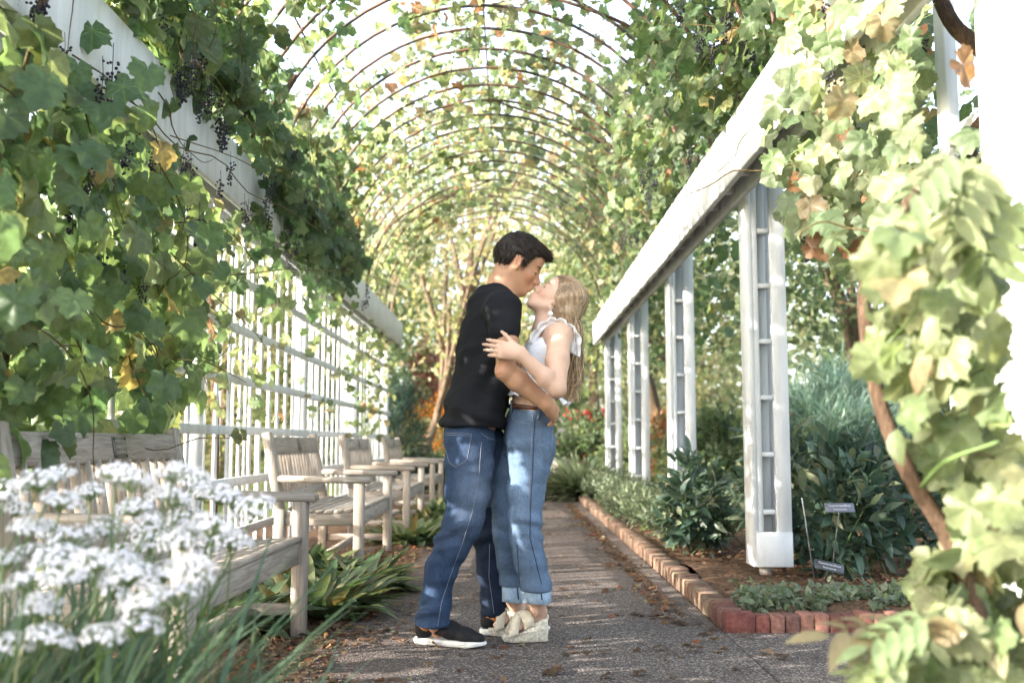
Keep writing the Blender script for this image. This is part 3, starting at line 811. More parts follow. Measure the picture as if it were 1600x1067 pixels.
# (c) the vines over the roof of the tunnel
def roof(label, y0, y1, base, seed, dens, pal='grape_pale'):
    v = thing('grape_vine', label, 'vine', base, 'grape vines roofing the tunnel')
    n = int(1500 * (y1 - y0))
    ph = U(-0.05, math.pi + 0.05, n); r = AR + np.where(U(0, 1, n) < 0.8, np.abs(rng.normal(0, 0.13, n)) + 0.025, -np.abs(rng.normal(0, 0.10, n)))
    P = np.stack([AC + r * np.cos(ph), U(y0, y1, n), BEAM_Z1 + r * np.sin(ph)], 1)
    pr = np.clip(2.6 * patchy(P, 0.7, seed) - 0.55, 0.05, 1)
    hole = np.exp(-((np.degrees(ph) - 60) / 18) ** 2 - ((P[:, 1] - 6.3) / 2.2) ** 2) + 0.6 * np.exp(-((np.degrees(ph) - 120) / 9) ** 2 - ((P[:, 1] - 7.3) / 0.7) ** 2)
    pr *= np.clip(1 - 0.85 * hole, 0.05, 1) * (1 + 0.7 * (ph > 1.95))
    pr = np.maximum(pr, 0.75 * (patchy(P, 0.45, seed + 1) > 0.45) * ((ph > 1.15) & (ph < 2.0) & (P[:, 1] < 9.5)))
    P = P[rng.uniform(0, 1, n) < pr * dens]; n = len(P)
    rad = norm(np.stack([P[:, 0] - AC, 0 * P[:, 0], P[:, 2] - BEAM_Z1], 1))
    T = rng.normal(0, 0.6, (n, 3)) + np.array([0, 0, -0.55]); N = rad * 0.8 + rng.normal(0, 0.5, (n, 3)) + np.array([-0.25, -0.2, 0.2])
    scatter(v, P, T, N, U(0.055, 0.145, n), 'grape', pal, LEAF, 300)
    sgn = 1 if base[0] > 0 else -1
    add_cane(v, [base, (base[0], base[1] + .1, 1.3), (base[0] - .05 * sgn, base[1], 2.5), (AC + sgn * 1.3, base[1] + .3, 3.7), (AC, base[1] + .5, 4.33)], 0.028, 0.010, VINEBARK, 'trunk', 7, 24)
    for i in range(40):
        a = rng.uniform(0.1, math.pi - 0.1); yy = rng.uniform(y0, y1)
        p = (AC + 1.6 * math.cos(a), yy, BEAM_Z1 + 1.6 * math.sin(a))
        add_cane(v, wander(p, (-math.sin(a) * rng.choice((-1, 1)), rng.normal(0, 1.0), 0.3 * math.cos(a)), rng.uniform(0.5, 1.4), 6, 0.3, 0.05), 0.004, 0.0015)
    return v
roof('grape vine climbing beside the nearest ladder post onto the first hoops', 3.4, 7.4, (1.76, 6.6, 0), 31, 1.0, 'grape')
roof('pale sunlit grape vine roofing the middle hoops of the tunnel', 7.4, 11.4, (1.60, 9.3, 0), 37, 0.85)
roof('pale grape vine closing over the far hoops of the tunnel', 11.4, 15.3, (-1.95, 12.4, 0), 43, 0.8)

# (d) the vine over the beam above the ladder posts
v4 = thing('grape_vine', 'grape vine lying along the beam above the ladder posts', 'vine', (1.62, 12.3, 0))
n = 6000
P = np.stack([U(1.16, 1.95, n), U(3.9, 14, n), 2.74 + np.abs(rng.normal(0, 0.33, n))], 1)
hang = rng.uniform(0, 1, n) < 0.30
P[hang, 0] = U(1.66, 2.2, hang.sum()); P[hang, 2] = U(1.9, 2.9, hang.sum())
h2 = rng.uniform(0, 1, n) < 0.25
P[h2] = np.stack([U(0.85, 1.35, h2.sum()), U(4.6, 9.5, h2.sum()), U(2.85, 3.9, h2.sum())], 1)
P = P[rng.uniform(0, 1, n) < np.clip(1.8 * patchy(P, 0.7, 51) - 0.25, 0, 1) * 0.62]; n = len(P)
scatter(v4, P, rng.normal(0, 0.45, (n, 3)) + np.array([-0.1, -0.1, -0.8]), rng.normal(0, 0.5, (n, 3)) + np.array([-0.6, -0.5, 0.4]), U(0.07, 0.14, n), 'grape', 'grape', LEAF, 300)
add_cane(v4, [(1.62, 12.3, -0.02), (1.63, 12.3, 1.2), (1.62, 12.25, 2.2), (1.5, 12.1, 2.85)], 0.028, 0.016, VINEBARK, 'trunk', 7, 20)
for i in range(30):
    add_cane(v4, wander((rng.uniform(1.0, 1.3), rng.uniform(4.5, 11), rng.uniform(2.8, 3.6)), (-0.2, rng.uniform(-.5, .5), -0.6), rng.uniform(0.3, 0.8), 6, 0.35, 0.1), 0.003, 0.0012)
for i in range(26):
    grapes(v4, [(rng.uniform(0.95, 1.22), rng.uniform(4.8, 9.5), rng.uniform(2.75, 3.5))])

# (e) the sunlit vine around the nearest white post
v5 = thing('grape_vine', 'sunlit grape vine with browning leaves around the nearest white post', 'vine', (1.62, 3.35, 0))
n = 9000
P = np.stack([U(1.05, 2.05, n), U(2.3, 5.4, n), U(1.1, 3.3, n)], 1)
x, y, dep = px_of(P)
ok = in_poly(x, y, [(1200, -80), (1640, -80), (1640, 330), (1500, 330), (1420, 420), (1330, 430), (1250, 380), (1215, 330), (1190, 200), (1235, 90)])
keep = ~((x > 1535) & (P[:, 1] < 3.1) & (rng.uniform(0, 1, n) < 0.97)) & ~((x > 1440) & (x < 1550) & (y < 260) & (P[:, 1] < 4.6) & (rng.uniform(0, 1, n) < 0.95))
P = P[ok & keep & (rng.uniform(0, 1, n) < np.clip(1.7 * patchy(P, 0.4, 61) - 0.2, 0, 1) * 0.5)]; n = len(P)
scatter(v5, P, rng.normal(0, 0.45, (n, 3)) + np.array([-0.2, -0.1, -0.8]), rng.normal(0, 0.45, (n, 3)) + np.array([-0.7, -0.6, 0.4]), U(0.08, 0.14, n), 'grape', 'grape_pale', LEAF, 300)
B = lambda px, py, Y: tuple(W(px, py, Y))
add_cane(v5, [(1.60, 3.35, -0.02), (1.66, 3.3, 0.9), B(1535, 300, 3.55), B(1515, 225, 3.4), B(1570, 150, 3.3)], 0.028, 0.024, VINEBARK, 'trunk', 9, 26)
add_cane(v5, [B(1575, 150, 3.3), B(1540, 85, 3.3), B(1490, 40, 3.4), B(1455, -30, 3.5), B(1400, -120, 3.6)], 0.032, 0.024, VINEBARK, 'branch', 9, 20)
for i in range(22):
    p = P[rng.integers(0, n)]; add_cane(v5, wander(p, (-0.6, 0.3, rng.uniform(-.6, .4)), rng.uniform(0.3, 0.8), 6, 0.35, 0.08), 0.004, 0.0015, STEM if i % 2 else CANE)
for i in range(12):
    grapes(v5, [P[rng.integers(0, n)] + np.array([0, 0, -.05])])

# (f) the creeper closest to the camera
v6 = thing('climbing_creeper', 'pale sun-bleached creeper with a thick brown stem, closest to the camera', 'vine', (1.05, 2.05, 0))
n = 14000
px, py = U(1240, 1660, n), U(225, 1120, n); D = U(1.75, 2.45, n)
poly = [(1330, 470), (1370, 380), (1460, 270), (1510, 250), (1575, 330), (1565, 420), (1560, 680), (1660, 720), (1660, 1120), (1330, 1120), (1370, 1040), (1440, 940), (1440, 880), (1520, 850), (1510, 760), (1430, 700), (1420, 600), (1370, 580), (1340, 520)]
ok = in_poly(px, py, poly)
dens = np.where((px > 1380) & (px < 1500) & (py > 560) & (py < 860), 0.45, 1.0) * np.where((px > 1560) & (py > 380) & (py < 760), 0.35, 1.0)
P = np.array([B(a, b, c) for a, b, c in zip(px[ok], py[ok], D[ok])]); dens = dens[ok]
sel = rng.uniform(0, 1, len(P)) < dens * np.clip(1.9 * patchy(P, 0.28, 71) - 0.3, 0.05, 1) * np.where(px_of(P)[1] < 720, 0.085, 0.19)
P = P[sel]; n = len(P); low = px_of(P)[1] > 820
T = rng.normal(0, 0.4, (n, 3)) + np.array([-0.35, -0.1, -0.75]); N = rng.normal(0, 0.4, (n, 3)) + np.array([-0.7, -0.6, 0.45])
pin = low & (rng.uniform(0, 1, n) < 0.10)
scatter(v6, P[~pin], T[~pin], N[~pin], U(0.07, 0.115, (~pin).sum()), 'grape', 'creeper', LEAF, 290)
ov = rng.uniform(0, 1, n) < 0.22
scatter(v6, P[ov] + rng.normal(0, .03, (ov.sum(), 3)), T[ov], N[ov], U(0.07, 0.10, ov.sum()), 'oval', 'creeper', LEAFPLAIN, 120)
scatter(v6, P[pin], T[pin], N[pin], U(0.11, 0.15, pin.sum()), 'pinnate', 'creeper', LEAFPLAIN, 80, 'frond')
fr = np.array([B(1430, 975, 1.85), B(1450, 960, 1.8), B(1420, 1015, 1.8), B(1400, 1050, 1.75), B(1530, 245, 1.9), B(1490, 235, 1.85), B(1545, 300, 1.9)])
scatter(v6, fr, np.array([(-1, 0, 0.12), (-1, -.1, -.2), (-1, 0, -.25), (-.9, 0, -.4), (-.5, -.1, -.7), (-.7, 0, -.5), (-.2, 0, -1)]), np.array([(-.1, -.5, 1)] * 4 + [(-.6, -.6, .5)] * 3), np.array([.19, .15, .16, .14, .2, .17, .2]), 'pinnate', 'creeper', LEAFPLAIN, 10, 'frond')
add_cane(v6, [(1.05, 2.05, -0.02), (1.02, 2.1, 0.3), B(1490, 860, 2.25), B(1420, 740, 2.25), B(1375, 630, 2.3), B(1352, 500, 2.35), B(1360, 420, 2.4), B(1430, 300, 2.4)], 0.022, 0.014, VINEBARK, 'stem', 9, 32)
add_cane(v6, [B(1440, 760, 2.2), B(1480, 720, 2.0), B(1560, 690, 1.9)], 0.006, 0.003, STEM)
for i in range(26):
    p = P[rng.integers(0, n)]; add_cane(v6, wander(p, (rng.uniform(-.8, .2), 0.1, rng.uniform(-.5, .6)), rng.uniform(0.10, 0.24), 5, 0.3, 0.05), 0.0022, 0.0010, STEM if i % 3 else CANE)
# ---------------------------------------------------------------- plants along the path
def leaf_clump(name, label, cat, loc, n, kind, pal, mat, size, spread, lift=(0.35, 1.0), group=None, nbig=300, leaf='leaf'):
    t = thing(name, label, cat, loc, group)
    a = U(0, 2 * math.pi, n); out = np.stack([np.cos(a), np.sin(a), 0 * a], 1)
    rr = spread * np.sqrt(U(0, 1, n)); el = U(*lift, n) * (1 - 0.35 * rr / spread)
    P = out * rr[:, None] + np.array(loc) + np.array([0, 0, 0.01])
    T = out * np.cos(el * math.pi / 2)[:, None] + np.array([0, 0, 1]) * np.sin(el * math.pi / 2)[:, None] + rng.normal(0, 0.12, (n, 3))
    N = np.cross(np.cross(T, out + 1e-3), T); N = norm(-out * 0.5 + np.array([0, 0, 1])) + rng.normal(0, 0.15, (n, 3))
    scatter(t, P, T, N, U(size[0], size[1], n), kind, pal, mat, nbig, leaf)
    return t
lil = [((-1.05, 5.25, 0), 110, 0.34, 'broad leaved green clump spilling onto the path beside the nearest bench'),
       ((-0.92, 5.95, 0), 90, 0.26, 'broad leaved clump with orange-tipped leaves under the second bench arm'),
       ((-1.35, 4.75, 0), 70, 0.24, 'broad leaved clump showing between the nearest bench and the lattice'),
       ((-1.3, 6.3, 0), 80, 0.28, 'broad leaved clump growing up under the second bench'),
       ((-0.86, 8.75, 0), 90, 0.3, 'yellowing clump of leaves beside the far leg of the second bench'),
       ((-0.84, 9.7, 0), 80, 0.26, 'yellowing clump of leaves at the front of the third bench'),
       ((-0.85, 11.6, 0), 80, 0.3, 'orange-tinged clump of leaves between the third and farthest bench'),
       ((-0.85, 14.2, 0), 80, 0.3, 'small clump of leaves beyond the farthest bench')]
for loc, n, sp, lab in lil:
    leaf_clump('border_lily', lab, 'plant', loc, int(n * 1.5), 'strap', 'lily', LEAFPLAIN, (0.18, 0.31), sp * 0.85, (0.2, 0.95), 'broad leaved clumps along the benches')
t = leaf_clump('ivy_plant', 'few lobed ivy leaves lying at the foot of the broad leaved clump', 'plant', (-0.84, 4.98, 0.02), 9, 'grape', 'lily', LEAF, (0.07, 0.1), 0.10, (0.1, 0.5))

# white flowering chives
STAR = []
def star_head(seed):
    g = np.random.default_rng(seed); V, F, Tn, n = [], [], [], 0
    for i in range(110):
        d = norm(np.array([g.normal(), g.normal(), abs(g.normal()) * 0.8 + 0.05])); R0 = g.uniform(0.028, 0.040)
        c = d * R0 * np.array([1.12, 1.12, 0.8]); u = norm(np.cross(d, [0.3, 0.2, 1])); w = np.cross(d, u); a0 = g.uniform(0, 6)
        for k_ in range(6):
            a = a0 + k_ * math.pi / 3; e = u * math.cos(a) + w * math.sin(a); f = np.cross(d, e); L = g.uniform(0.0048, 0.0062)
            V += [c, c + e * L * 0.55 + f * 0.0017 + d * 0.0015, c + e * L + d * 0.003, c + e * L * 0.55 - f * 0.0017 + d * 0.0015]
            F += [(n, n + 1, n + 2), (n, n + 2, n + 3)]; n += 4
            s = g.uniform(0.58, 0.74); Tn += [(s, s, s * 0.99, 0)] * 4
    m = [np.array(V)]; off = n
    for i in range(40):
        d = norm(np.array([g.normal(), g.normal(), abs(g.normal()) * 0.8 + 0.05])); c = d * 0.03 * np.array([1.12, 1.12, 0.8])
        tv, tq, tt = tube_np([(0, 0, -0.012), c * 0.5 + np.array([0, 0, -0.003]), c], 0.0007, 3, False)
        m.append(tv); F += [tuple(q[[0, 1, 2]] + off) for q in tq] + [tuple(q[[0, 2, 3]] + off) for q in tq]; Tn += [(0.25, 0.35, 0.14, 0)] * len(tv); off += len(tv)
    me = make_mesh('flower_head', np.concatenate(m), np.array(F), False, np.array(Tn), np.zeros((off, 3))); me.materials.append(PETAL)
    return me
heads = [star_head(s) for s in range(5)]
px = [10, 60, 25, 95, 140, 70, 20, 55, 110, 165, 210, 255, 300, 345, 230, 270, 315, 365, 395, 180, 130, 90, 190, 240, 285, 330, 360, 385, 200, 150, 100, 40, 5, 60, 115, 175, 225, 275, 215, 160, 75, 30, 110, 250, 300, 345, 65, 20, 130, 185, 235, 270, 320, 45, 90, 8, 290, 205]
py = [770, 760, 800, 790, 775, 835, 830, 870, 850, 830, 800, 775, 752, 760, 820, 785, 775, 790, 800, 745, 740, 745, 870, 855, 850, 830, 850, 812, 905, 885, 905, 915, 885, 960, 965, 930, 945, 940, 985, 1000, 1005, 960, 880, 905, 895, 780, 945, 1010, 860, 885, 840, 745, 860, 830, 880, 940, 815, 760]
cl = [thing('chives_plant', 'white flowering chives at the picture edge, in front of the bench seat', 'flower', (-1.15, 2.05, 0), 'white flowering chives'),
      thing('chives_plant', 'white flowering chives before the middle of the nearest bench', 'flower', (-0.95, 2.15, 0), 'white flowering chives'),
      thing('chives_plant', 'white flowering chives closest to the nearest bench arm', 'flower', (-0.80, 2.3, 0), 'white flowering chives')]
for i, (a, b) in enumerate(zip(px, py)):
    D = rng.uniform(1.95, 2.55) if b < 880 else rng.uniform(1.75, 2.2)
    p = W(a, b, D); c = cl[0 if a < 120 else 1 if a < 240 else 2]
    if i % 7 == 6: continue
    s = rng.uniform(0.9, 1.25)
    M = Matrix.Translation(p) @ Matrix.Rotation(rng.uniform(-.35, .35), 4, 'X') @ Matrix.Rotation(rng.uniform(-.35, .35), 4, 'Y') @ Matrix.Rotation(rng.uniform(0, 6), 4, 'Z') @ Matrix.Scale(s, 4)
    obj('flower_head', heads[i % 5], None, c, M)
    base = Vector(c.location) + Vector((rng.uniform(-.14, .14), rng.uniform(-.12, .12), 0))
    add_cane(c, [base, base.lerp(p, 0.5) + Vector((rng.normal(0, .015), 0, 0.06)), p + Vector((0, 0, -0.01))], 0.003, 0.002, STEM, 'stem', 5, 10)
k = NT('chive_blade')
for c in cl:
    n = 420 if c is not cl[2] else 90
    P = np.array(c.location) + np.stack([rng.normal(0, 0.13, n), rng.normal(0, 0.1, n), np.zeros(n)], 1)
    T = np.stack([rng.normal(0.16 if c is not cl[2] else -0.1, 0.28, n), rng.normal(0, 0.3, n), np.ones(n)], 1)
    scatter(c, P, T, np.stack([rng.normal(-.3, 1, n), -np.ones(n), np.full(n, .4)], 1), U(0.28, 0.62, n) if c is not cl[2] else U(0.25, 0.45, n), 'grass', 'chive', LEAFPLAIN, 250, 'blade', 'blades')

# shrubs: leaf clouds on stems
def shrub(name, label, cat, loc, rad, n, kind, pal, mat, size, group=None, nbig=0, stems=5, up=0.3, stemmat=None, clumps=40, leaf='leaf', seed=None):
    t = thing(name, label, cat, loc, group)
    c = np.array(loc, float) + np.array([0, 0, rad[2]])
    q = rand_unit(clumps) * (U(0.25, 1, clumps) ** 0.5)[:, None] * np.array(rad) * 0.82
    P = c + q[rng.integers(0, clumps, n)] + rng.normal(0, 0.2, (n, 3)) * np.array(rad) * 0.62
    P[:, 2] = np.maximum(P[:, 2], loc[2] + 0.03)
    out = norm(P - c + np.array([0, 0, 0.2 * rad[2]]))
    scatter(t, P, out + rng.normal(0, 0.5, (n, 3)) + np.array([0, 0, up]), rng.normal(0, 0.5, (n, 3)) + out * 0.5 + np.array([0, 0, 0.6]), U(*size, n), kind, pal, mat, nbig, leaf)
    for i in range(stems):
        e = c + q[i % clumps]
        add_cane(t, [(loc[0] + rng.normal(0, .04), loc[1] + rng.normal(0, .04), loc[2] - 0.02), (np.array(loc) * 0.5 + e * 0.5 + rng.normal(0, .03, 3)), e], 0.008 * max(rad) + 0.003, 0.003, stemmat or STEM, 'stem', 5, 8)
    return t
pe = [((1.98, 6.15, 0.05), (0.33, 0.30, 0.42), 'dark green peony bush behind the two plant labels'), ((2.25, 6.4, 0.05), (0.5, 0.45, 0.48), 'dark green peony bush beside the thick brown vine stem'),
      ((1.95, 7.0, 0.05), (0.42, 0.4, 0.5), 'dark green peony bush right behind the white ladder post'), ((1.36, 7.5, 0.05), (0.27, 0.3, 0.36), 'dark green peony bush on the path side of the ladder post'),
      ((2.9, 6.6, 0.05), (0.5, 0.5, 0.5), 'dark green peony bush deepest in the corner of the bed')]
for loc, rad, lab in pe:
    shrub('peony_bush', lab, 'shrub', loc, rad, 620, 'lance', 'peony', LEAFPLAIN, (0.09, 0.16), 'peony bushes in the bed', 260, 7)
lc = [((1.28, 8.1, .05), 'pale catmint tuft nearest the peony bush along the brick edge'), ((1.22, 9.1, .05), 'pale catmint mound in front of the second ladder post'), ((1.2, 10.3, .05), 'pale catmint mound leaning over the brick edge'), ((1.25, 11.6, .05), 'pale catmint mound in front of the third ladder post'),
      ((1.65, 8.2, .05), 'pale flowering tuft behind the catmint row'), ((1.2, 13.0, .05), 'pale catmint mound near the far end of the brick edge'), ((1.9, 9.8, .05), 'grey green tuft between the ladder posts')]
for loc, lab in lc:
    shrub('catmint_plant', lab, 'plant', loc, (0.34, 0.55, 0.24), 1500, 'lance', 'catmint', LEAFPLAIN, (0.03, 0.065), 'pale plants along the brick edge', 0, 6, 0.8)
leaf_clump('feather_grass', 'pale tuft of feathery grass beside the far brick edge', 'grass', (1.05, 15.2, 0.03), 900, 'needle', 'catmint', LEAFPLAIN, (0.5, 0.8), 0.22, (0.35, 0.98), None, 0, 'blade')
# ground cover at the brick corner
n = 3200
P = np.stack([U(1.14, 2.6, n), 4.85 + np.abs(rng.normal(0, 0.28, n)), U(0.04, 0.12, n)], 1); P = P[(P[:, 1] < 5.7) & (patchy(P, 0.25, 3) > 0.3)]; n = len(P)
scatter(None, P, rand_unit(n) + np.array([0, 0, 0.4]), rng.normal(0, 0.4, (n, 3)) + np.array([0, -0.2, 1]), U(0.03, 0.06, n), 'oval', 'catmint', LEAFPLAIN, 0, stuff='ground_cover')

# plant labels on stakes
LABELM = m_plain('label_plastic', (0.035, 0.037, 0.045), 0.35, 0.5, var=0.1)
LABELM2 = m_plain('label_plastic_grey', (0.085, 0.095, 0.125), 0.35, 0.5, var=0.1)
LABELT = m_plain('label_letters', (0.5, 0.5, 0.52), 0.5)
STAKE = m_plain('zinc_stake', (0.30, 0.30, 0.29), 0.4, 0.5, 0.7)
def text_mesh(s, size, ext=0.0004):
    cu = bpy.data.curves.new('lettering', 'FONT'); cu.body = s; cu.size = size; cu.align_x = 'CENTER'; cu.align_y = 'CENTER'; cu.extrude = ext
    o = bpy.data.objects.new('lettering', cu); sc.collection.objects.link(o)
    me = bpy.data.meshes.new_from_object(o.evaluated_get(bpy.context.evaluated_depsgraph_get())); bpy.data.objects.remove(o); return me
def label_sign(lab, P, foot, rot, mat, l1, l2):
    t = thing('plant_label', lab, 'label', foot, 'plant labels in the bed')
    M = Matrix.Translation(P) @ Matrix.Rotation(rot[0], 4, 'Y') @ Matrix.Rotation(rot[1], 4, 'X')
    pl = MB().box((0, 0, 0), (0.155, 0.005, 0.052), 0.002).build('plate', mat, t, M)
    for s, z, sz in ((l1, 0.010, 0.017), (l2, -0.010, 0.014)):
        obj('lettering', text_mesh(s, sz), LABELT, pl, M @ Matrix.Translation((0, -0.0035, z)) @ Matrix.Rotation(math.pi / 2, 4, 'X'))
    MB().tube([Vector(foot) + Vector((0, 0, -.05)), Vector(foot).lerp(P, 0.5), P + Vector((0, 0.006, -.01))], 0.003, 6).build('stake', STAKE, t, smooth=True)
label_sign('grey plant label held high on a thin stake in the peonies', W(1312, 793, 5.3), tuple(G(1297, 915, 0.05)), (0.0, -0.5), LABELM2, 'Paeonia lactiflora', 'Paeoniaceae')
label_sign('black plant label tilted low over the mulch', W(1296, 885, 5.25), tuple(G(1282, 918, 0.05)), (0.22, -0.5), LABELM, 'Paeonia lactiflora', 'Paeoniaceae')
t = thing('plant_stake', 'bare thin stake leaning beside the ladder post', 'stake', tuple(G(1276, 918, 0.05)))
MB().tube([Vector(t.location) + Vector((0, 0, -.04)), W(1253, 778, 5.4)], 0.0035, 6).build('rod', STAKE, t, smooth=True)

# fallen leaves
n = 9000
P = np.concatenate([np.stack([-0.98 + np.abs(rng.normal(0, 0.24, n // 2)) - 0.12, U(2.6, 9.5, n // 2), U(0.006, 0.02, n // 2)], 1),
                    np.stack([U(-1.5, 0.9, n // 4), U(2.2, 16, n // 4), U(0.004, 0.012, n // 4)], 1),
                    np.stack([0.86 - np.abs(rng.normal(0, 0.10, n // 8)), U(4.8, 14, n // 8), U(0.004, 0.014, n // 8)], 1),
                    np.stack([U(1.2, 2.6, n // 8), U(5.0, 8, n // 8), U(0.085, 0.11, n // 8)], 1)])
n = len(P); pr = np.where((P[:, 0] > -0.7) & (P[:, 0] < 0.75), np.clip(1.6 * patchy(P, 0.5, 5) - .5, 0.08, 1), 1); P = P[rng.uniform(0, 1, n) < pr]; n = len(P)
scatter(None, P, rand_unit(n) * np.array([1, 1, 0.15]), rng.normal(0, 0.3, (n, 3)) + np.array([0, 0, 1]), U(0.018, 0.05, n), 'grape', 'litter', LEAF, 0, stuff='leaf_litter')
spots = [(865, 1053, .075), (668, 1043, .035), (1035, 1016, .055), (918, 1024, .04), (918, 1003, .04), (1195, 1022, .05), (1225, 1030, .06), (1085, 1018, .05), (1040, 953, .05), (1170, 995, .05), (1110, 985, .05), (735, 935, .035), (920, 972, .04), (985, 893, .06), (560, 990, .05), (600, 985, .04), (520, 1010, .045), (470, 1030, .04), (420, 1000, .05), (540, 945, .05), (610, 930, .04), (640, 900, .04), (585, 1010, .045), (380, 975, .05), (350, 1010, .05), (450, 1050, .05), (1000, 1055, .05), (640, 960, .045), (625, 1005, .04), (950, 1060, .04)]
lv = variants('grape', 'litter', 'fallen_leaf', LEAF, 10)
for i, (a, b, s) in enumerate(spots):
    g = G(a, b); o = obj('fallen_leaf', lv[i % 10], None, None, Matrix.Translation((g.x, g.y, 0.012)) @ Matrix.Rotation(rng.uniform(0, 6), 4, 'Z') @ Matrix.Rotation(rng.uniform(-.3, .3), 4, 'X') @ Matrix.Scale(s * 1.25, 4))
    o.location.z = 0.012 + 0.12 * s
    tag(o, 'curled dry leaf lying on the dark path' if i else 'largest pale lobed dry leaf, lying on the path below the woman\'s sandals', 'leaf', 'dry leaves on the path')
# ---------------------------------------------------------------- the garden around the tunnel
def tree(name, label, loc, h, r, n, pal, size, fork=0.35, group=None, crown_z=0.6, kind='tree', tr=0.12, lean=(0, 0), limbs=7, clumps=60):
    t = thing(name, label, 'tree', loc, group)
    b = np.array(loc, float); top = b + np.array([lean[0], lean[1], h * 0.75]); f = b * (1 - fork) + top * fork
    MB().tube(spline([b - np.array([0, 0, .1]), (b + f) / 2 + rng.normal(0, .05, 3), f, f * 0.4 + top * 0.6, top], 16), np.linspace(tr, tr * 0.2, 16), 8).build('trunk', TREEBARK, t, smooth=True)
    c = b + np.array([lean[0], lean[1], h * crown_z]); rad = np.array([r, r, h * (1 - crown_z)])
    q = rand_unit(clumps) * (U(0.15, 1, clumps) ** 0.4)[:, None] * rad
    for i in range(limbs):
        e = c + q[i] * 0.85; s = f * (1 - i / limbs * .6) + top * (i / limbs * .6)
        MB().tube(spline([s, s * 0.5 + e * 0.5 + np.array([0, 0, 0.08 * h]) + rng.normal(0, .1, 3), e], 10), np.linspace(tr * 0.5, tr * 0.08, 10), 6).build('limb', TREEBARK, t, smooth=True)
    P = c + q[rng.integers(0, clumps, n)] + rng.normal(0, 0.17, (n, 3)) * rad
    scatter(t, P, rand_unit(n) + np.array([0, 0, -.4]), rand_unit(n) + np.array([0, 0, .5]), U(*size, n), kind, pal, LEAFTREE, 0, stuff='crown')
    return t
# straight ahead, past the end of the tunnel
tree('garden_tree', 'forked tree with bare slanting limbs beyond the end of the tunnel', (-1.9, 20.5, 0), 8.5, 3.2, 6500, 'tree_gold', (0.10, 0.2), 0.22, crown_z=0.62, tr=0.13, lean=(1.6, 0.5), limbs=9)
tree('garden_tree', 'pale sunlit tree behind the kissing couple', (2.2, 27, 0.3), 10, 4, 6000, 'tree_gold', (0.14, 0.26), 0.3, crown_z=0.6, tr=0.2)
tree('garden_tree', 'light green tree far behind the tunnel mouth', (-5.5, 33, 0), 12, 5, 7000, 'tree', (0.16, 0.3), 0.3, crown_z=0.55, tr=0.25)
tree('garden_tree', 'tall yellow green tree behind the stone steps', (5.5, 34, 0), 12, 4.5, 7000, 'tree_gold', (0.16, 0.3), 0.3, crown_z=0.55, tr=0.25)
for i, (x_, y_, h_) in enumerate([(-6.8, 23.5, 7.0), (-9.2, 27.5, 8.0), (-11.5, 31, 9.0), (-14.5, 37, 10.0), (-8.5, 37, 9.0), (-4.4, 26.0, 8.0)]):
    tree('garden_tree', ['pale tree just left of the tunnel end, seen between the slats', 'second pale tree seen between the slats', 'rounded pale tree seen low through the lattice', 'farthest tree seen through the nearest lattice bay', 'tall pale tree behind the others beyond the lattice', 'pale tree over the dark evergreen at the lattice end'][i], (x_, y_, 0), h_, 2.8, 5000, ('tree_gold', 'tree')[i % 2], (0.14, 0.26), 0.25, 'trees beyond the lattice', crown_z=0.5, tr=0.16)
# to the side of the ladder posts
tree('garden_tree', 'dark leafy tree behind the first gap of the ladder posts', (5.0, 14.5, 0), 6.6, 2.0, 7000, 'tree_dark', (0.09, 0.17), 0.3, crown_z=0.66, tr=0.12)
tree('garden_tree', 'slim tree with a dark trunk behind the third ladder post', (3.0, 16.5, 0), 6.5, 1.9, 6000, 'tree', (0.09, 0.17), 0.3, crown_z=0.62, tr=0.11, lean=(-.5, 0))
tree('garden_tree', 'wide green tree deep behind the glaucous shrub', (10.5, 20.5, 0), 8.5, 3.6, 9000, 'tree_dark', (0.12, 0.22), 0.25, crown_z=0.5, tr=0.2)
tree('garden_tree', 'spreading tree above the vine of the nearest post', (8.6, 10.5, 0), 7.5, 2.6, 6000, 'tree', (0.1, 0.18), 0.25, crown_z=0.6, tr=0.15)
tree('peeling_tree', 'leaning tree with peeling reddish bark between two ladder posts', (2.75, 17.8, 0), 5.5, 1.6, 2500, 'tree', (0.1, 0.17), 0.55, crown_z=0.72, tr=0.24, lean=(-0.7, 0.3))
# beyond the lattice
for i, (x_, y_, h_, lab) in enumerate([(-9.5, 6.5, 4.0, 'small pale tree seen through the nearest lattice bay'), (-8.5, 12, 3.8, 'small pale tree seen through the second lattice bay'), (-10, 18, 5.0, 'small pale tree seen through the far lattice'), (-12, 25, 7, 'pale tree beyond the end of the lattice')]):
    tree('garden_tree', lab, (x_, y_, 0), h_, 2.0 + 0.3 * i, 4200, ('tree_gold', 'tree', 'tree_gold', 'tree')[i], (0.1, 0.2), 0.3, crown_z=0.6, tr=0.1)
for (x_, y_, r_, lab) in [(-3.8, 5.4, .55, 'low sunlit bush outside the nearest lattice bay'), (-4.2, 8.2, .6, 'low sunlit bush outside the second lattice bay'), (-4.0, 11.2, .6, 'low sunlit bush outside the third lattice bay'), (-4.4, 14.5, .65, 'low sunlit bush outside the far lattice bay')]:
    shrub('garden_bush', lab, 'shrub', (x_, y_, 0), (r_ * 1.2, r_ * 1.2, r_ * 0.8), 1800, 'tree', 'tree_gold', LEAFTREE, (0.06, 0.11), 'bushes outside the lattice', 0, 4)
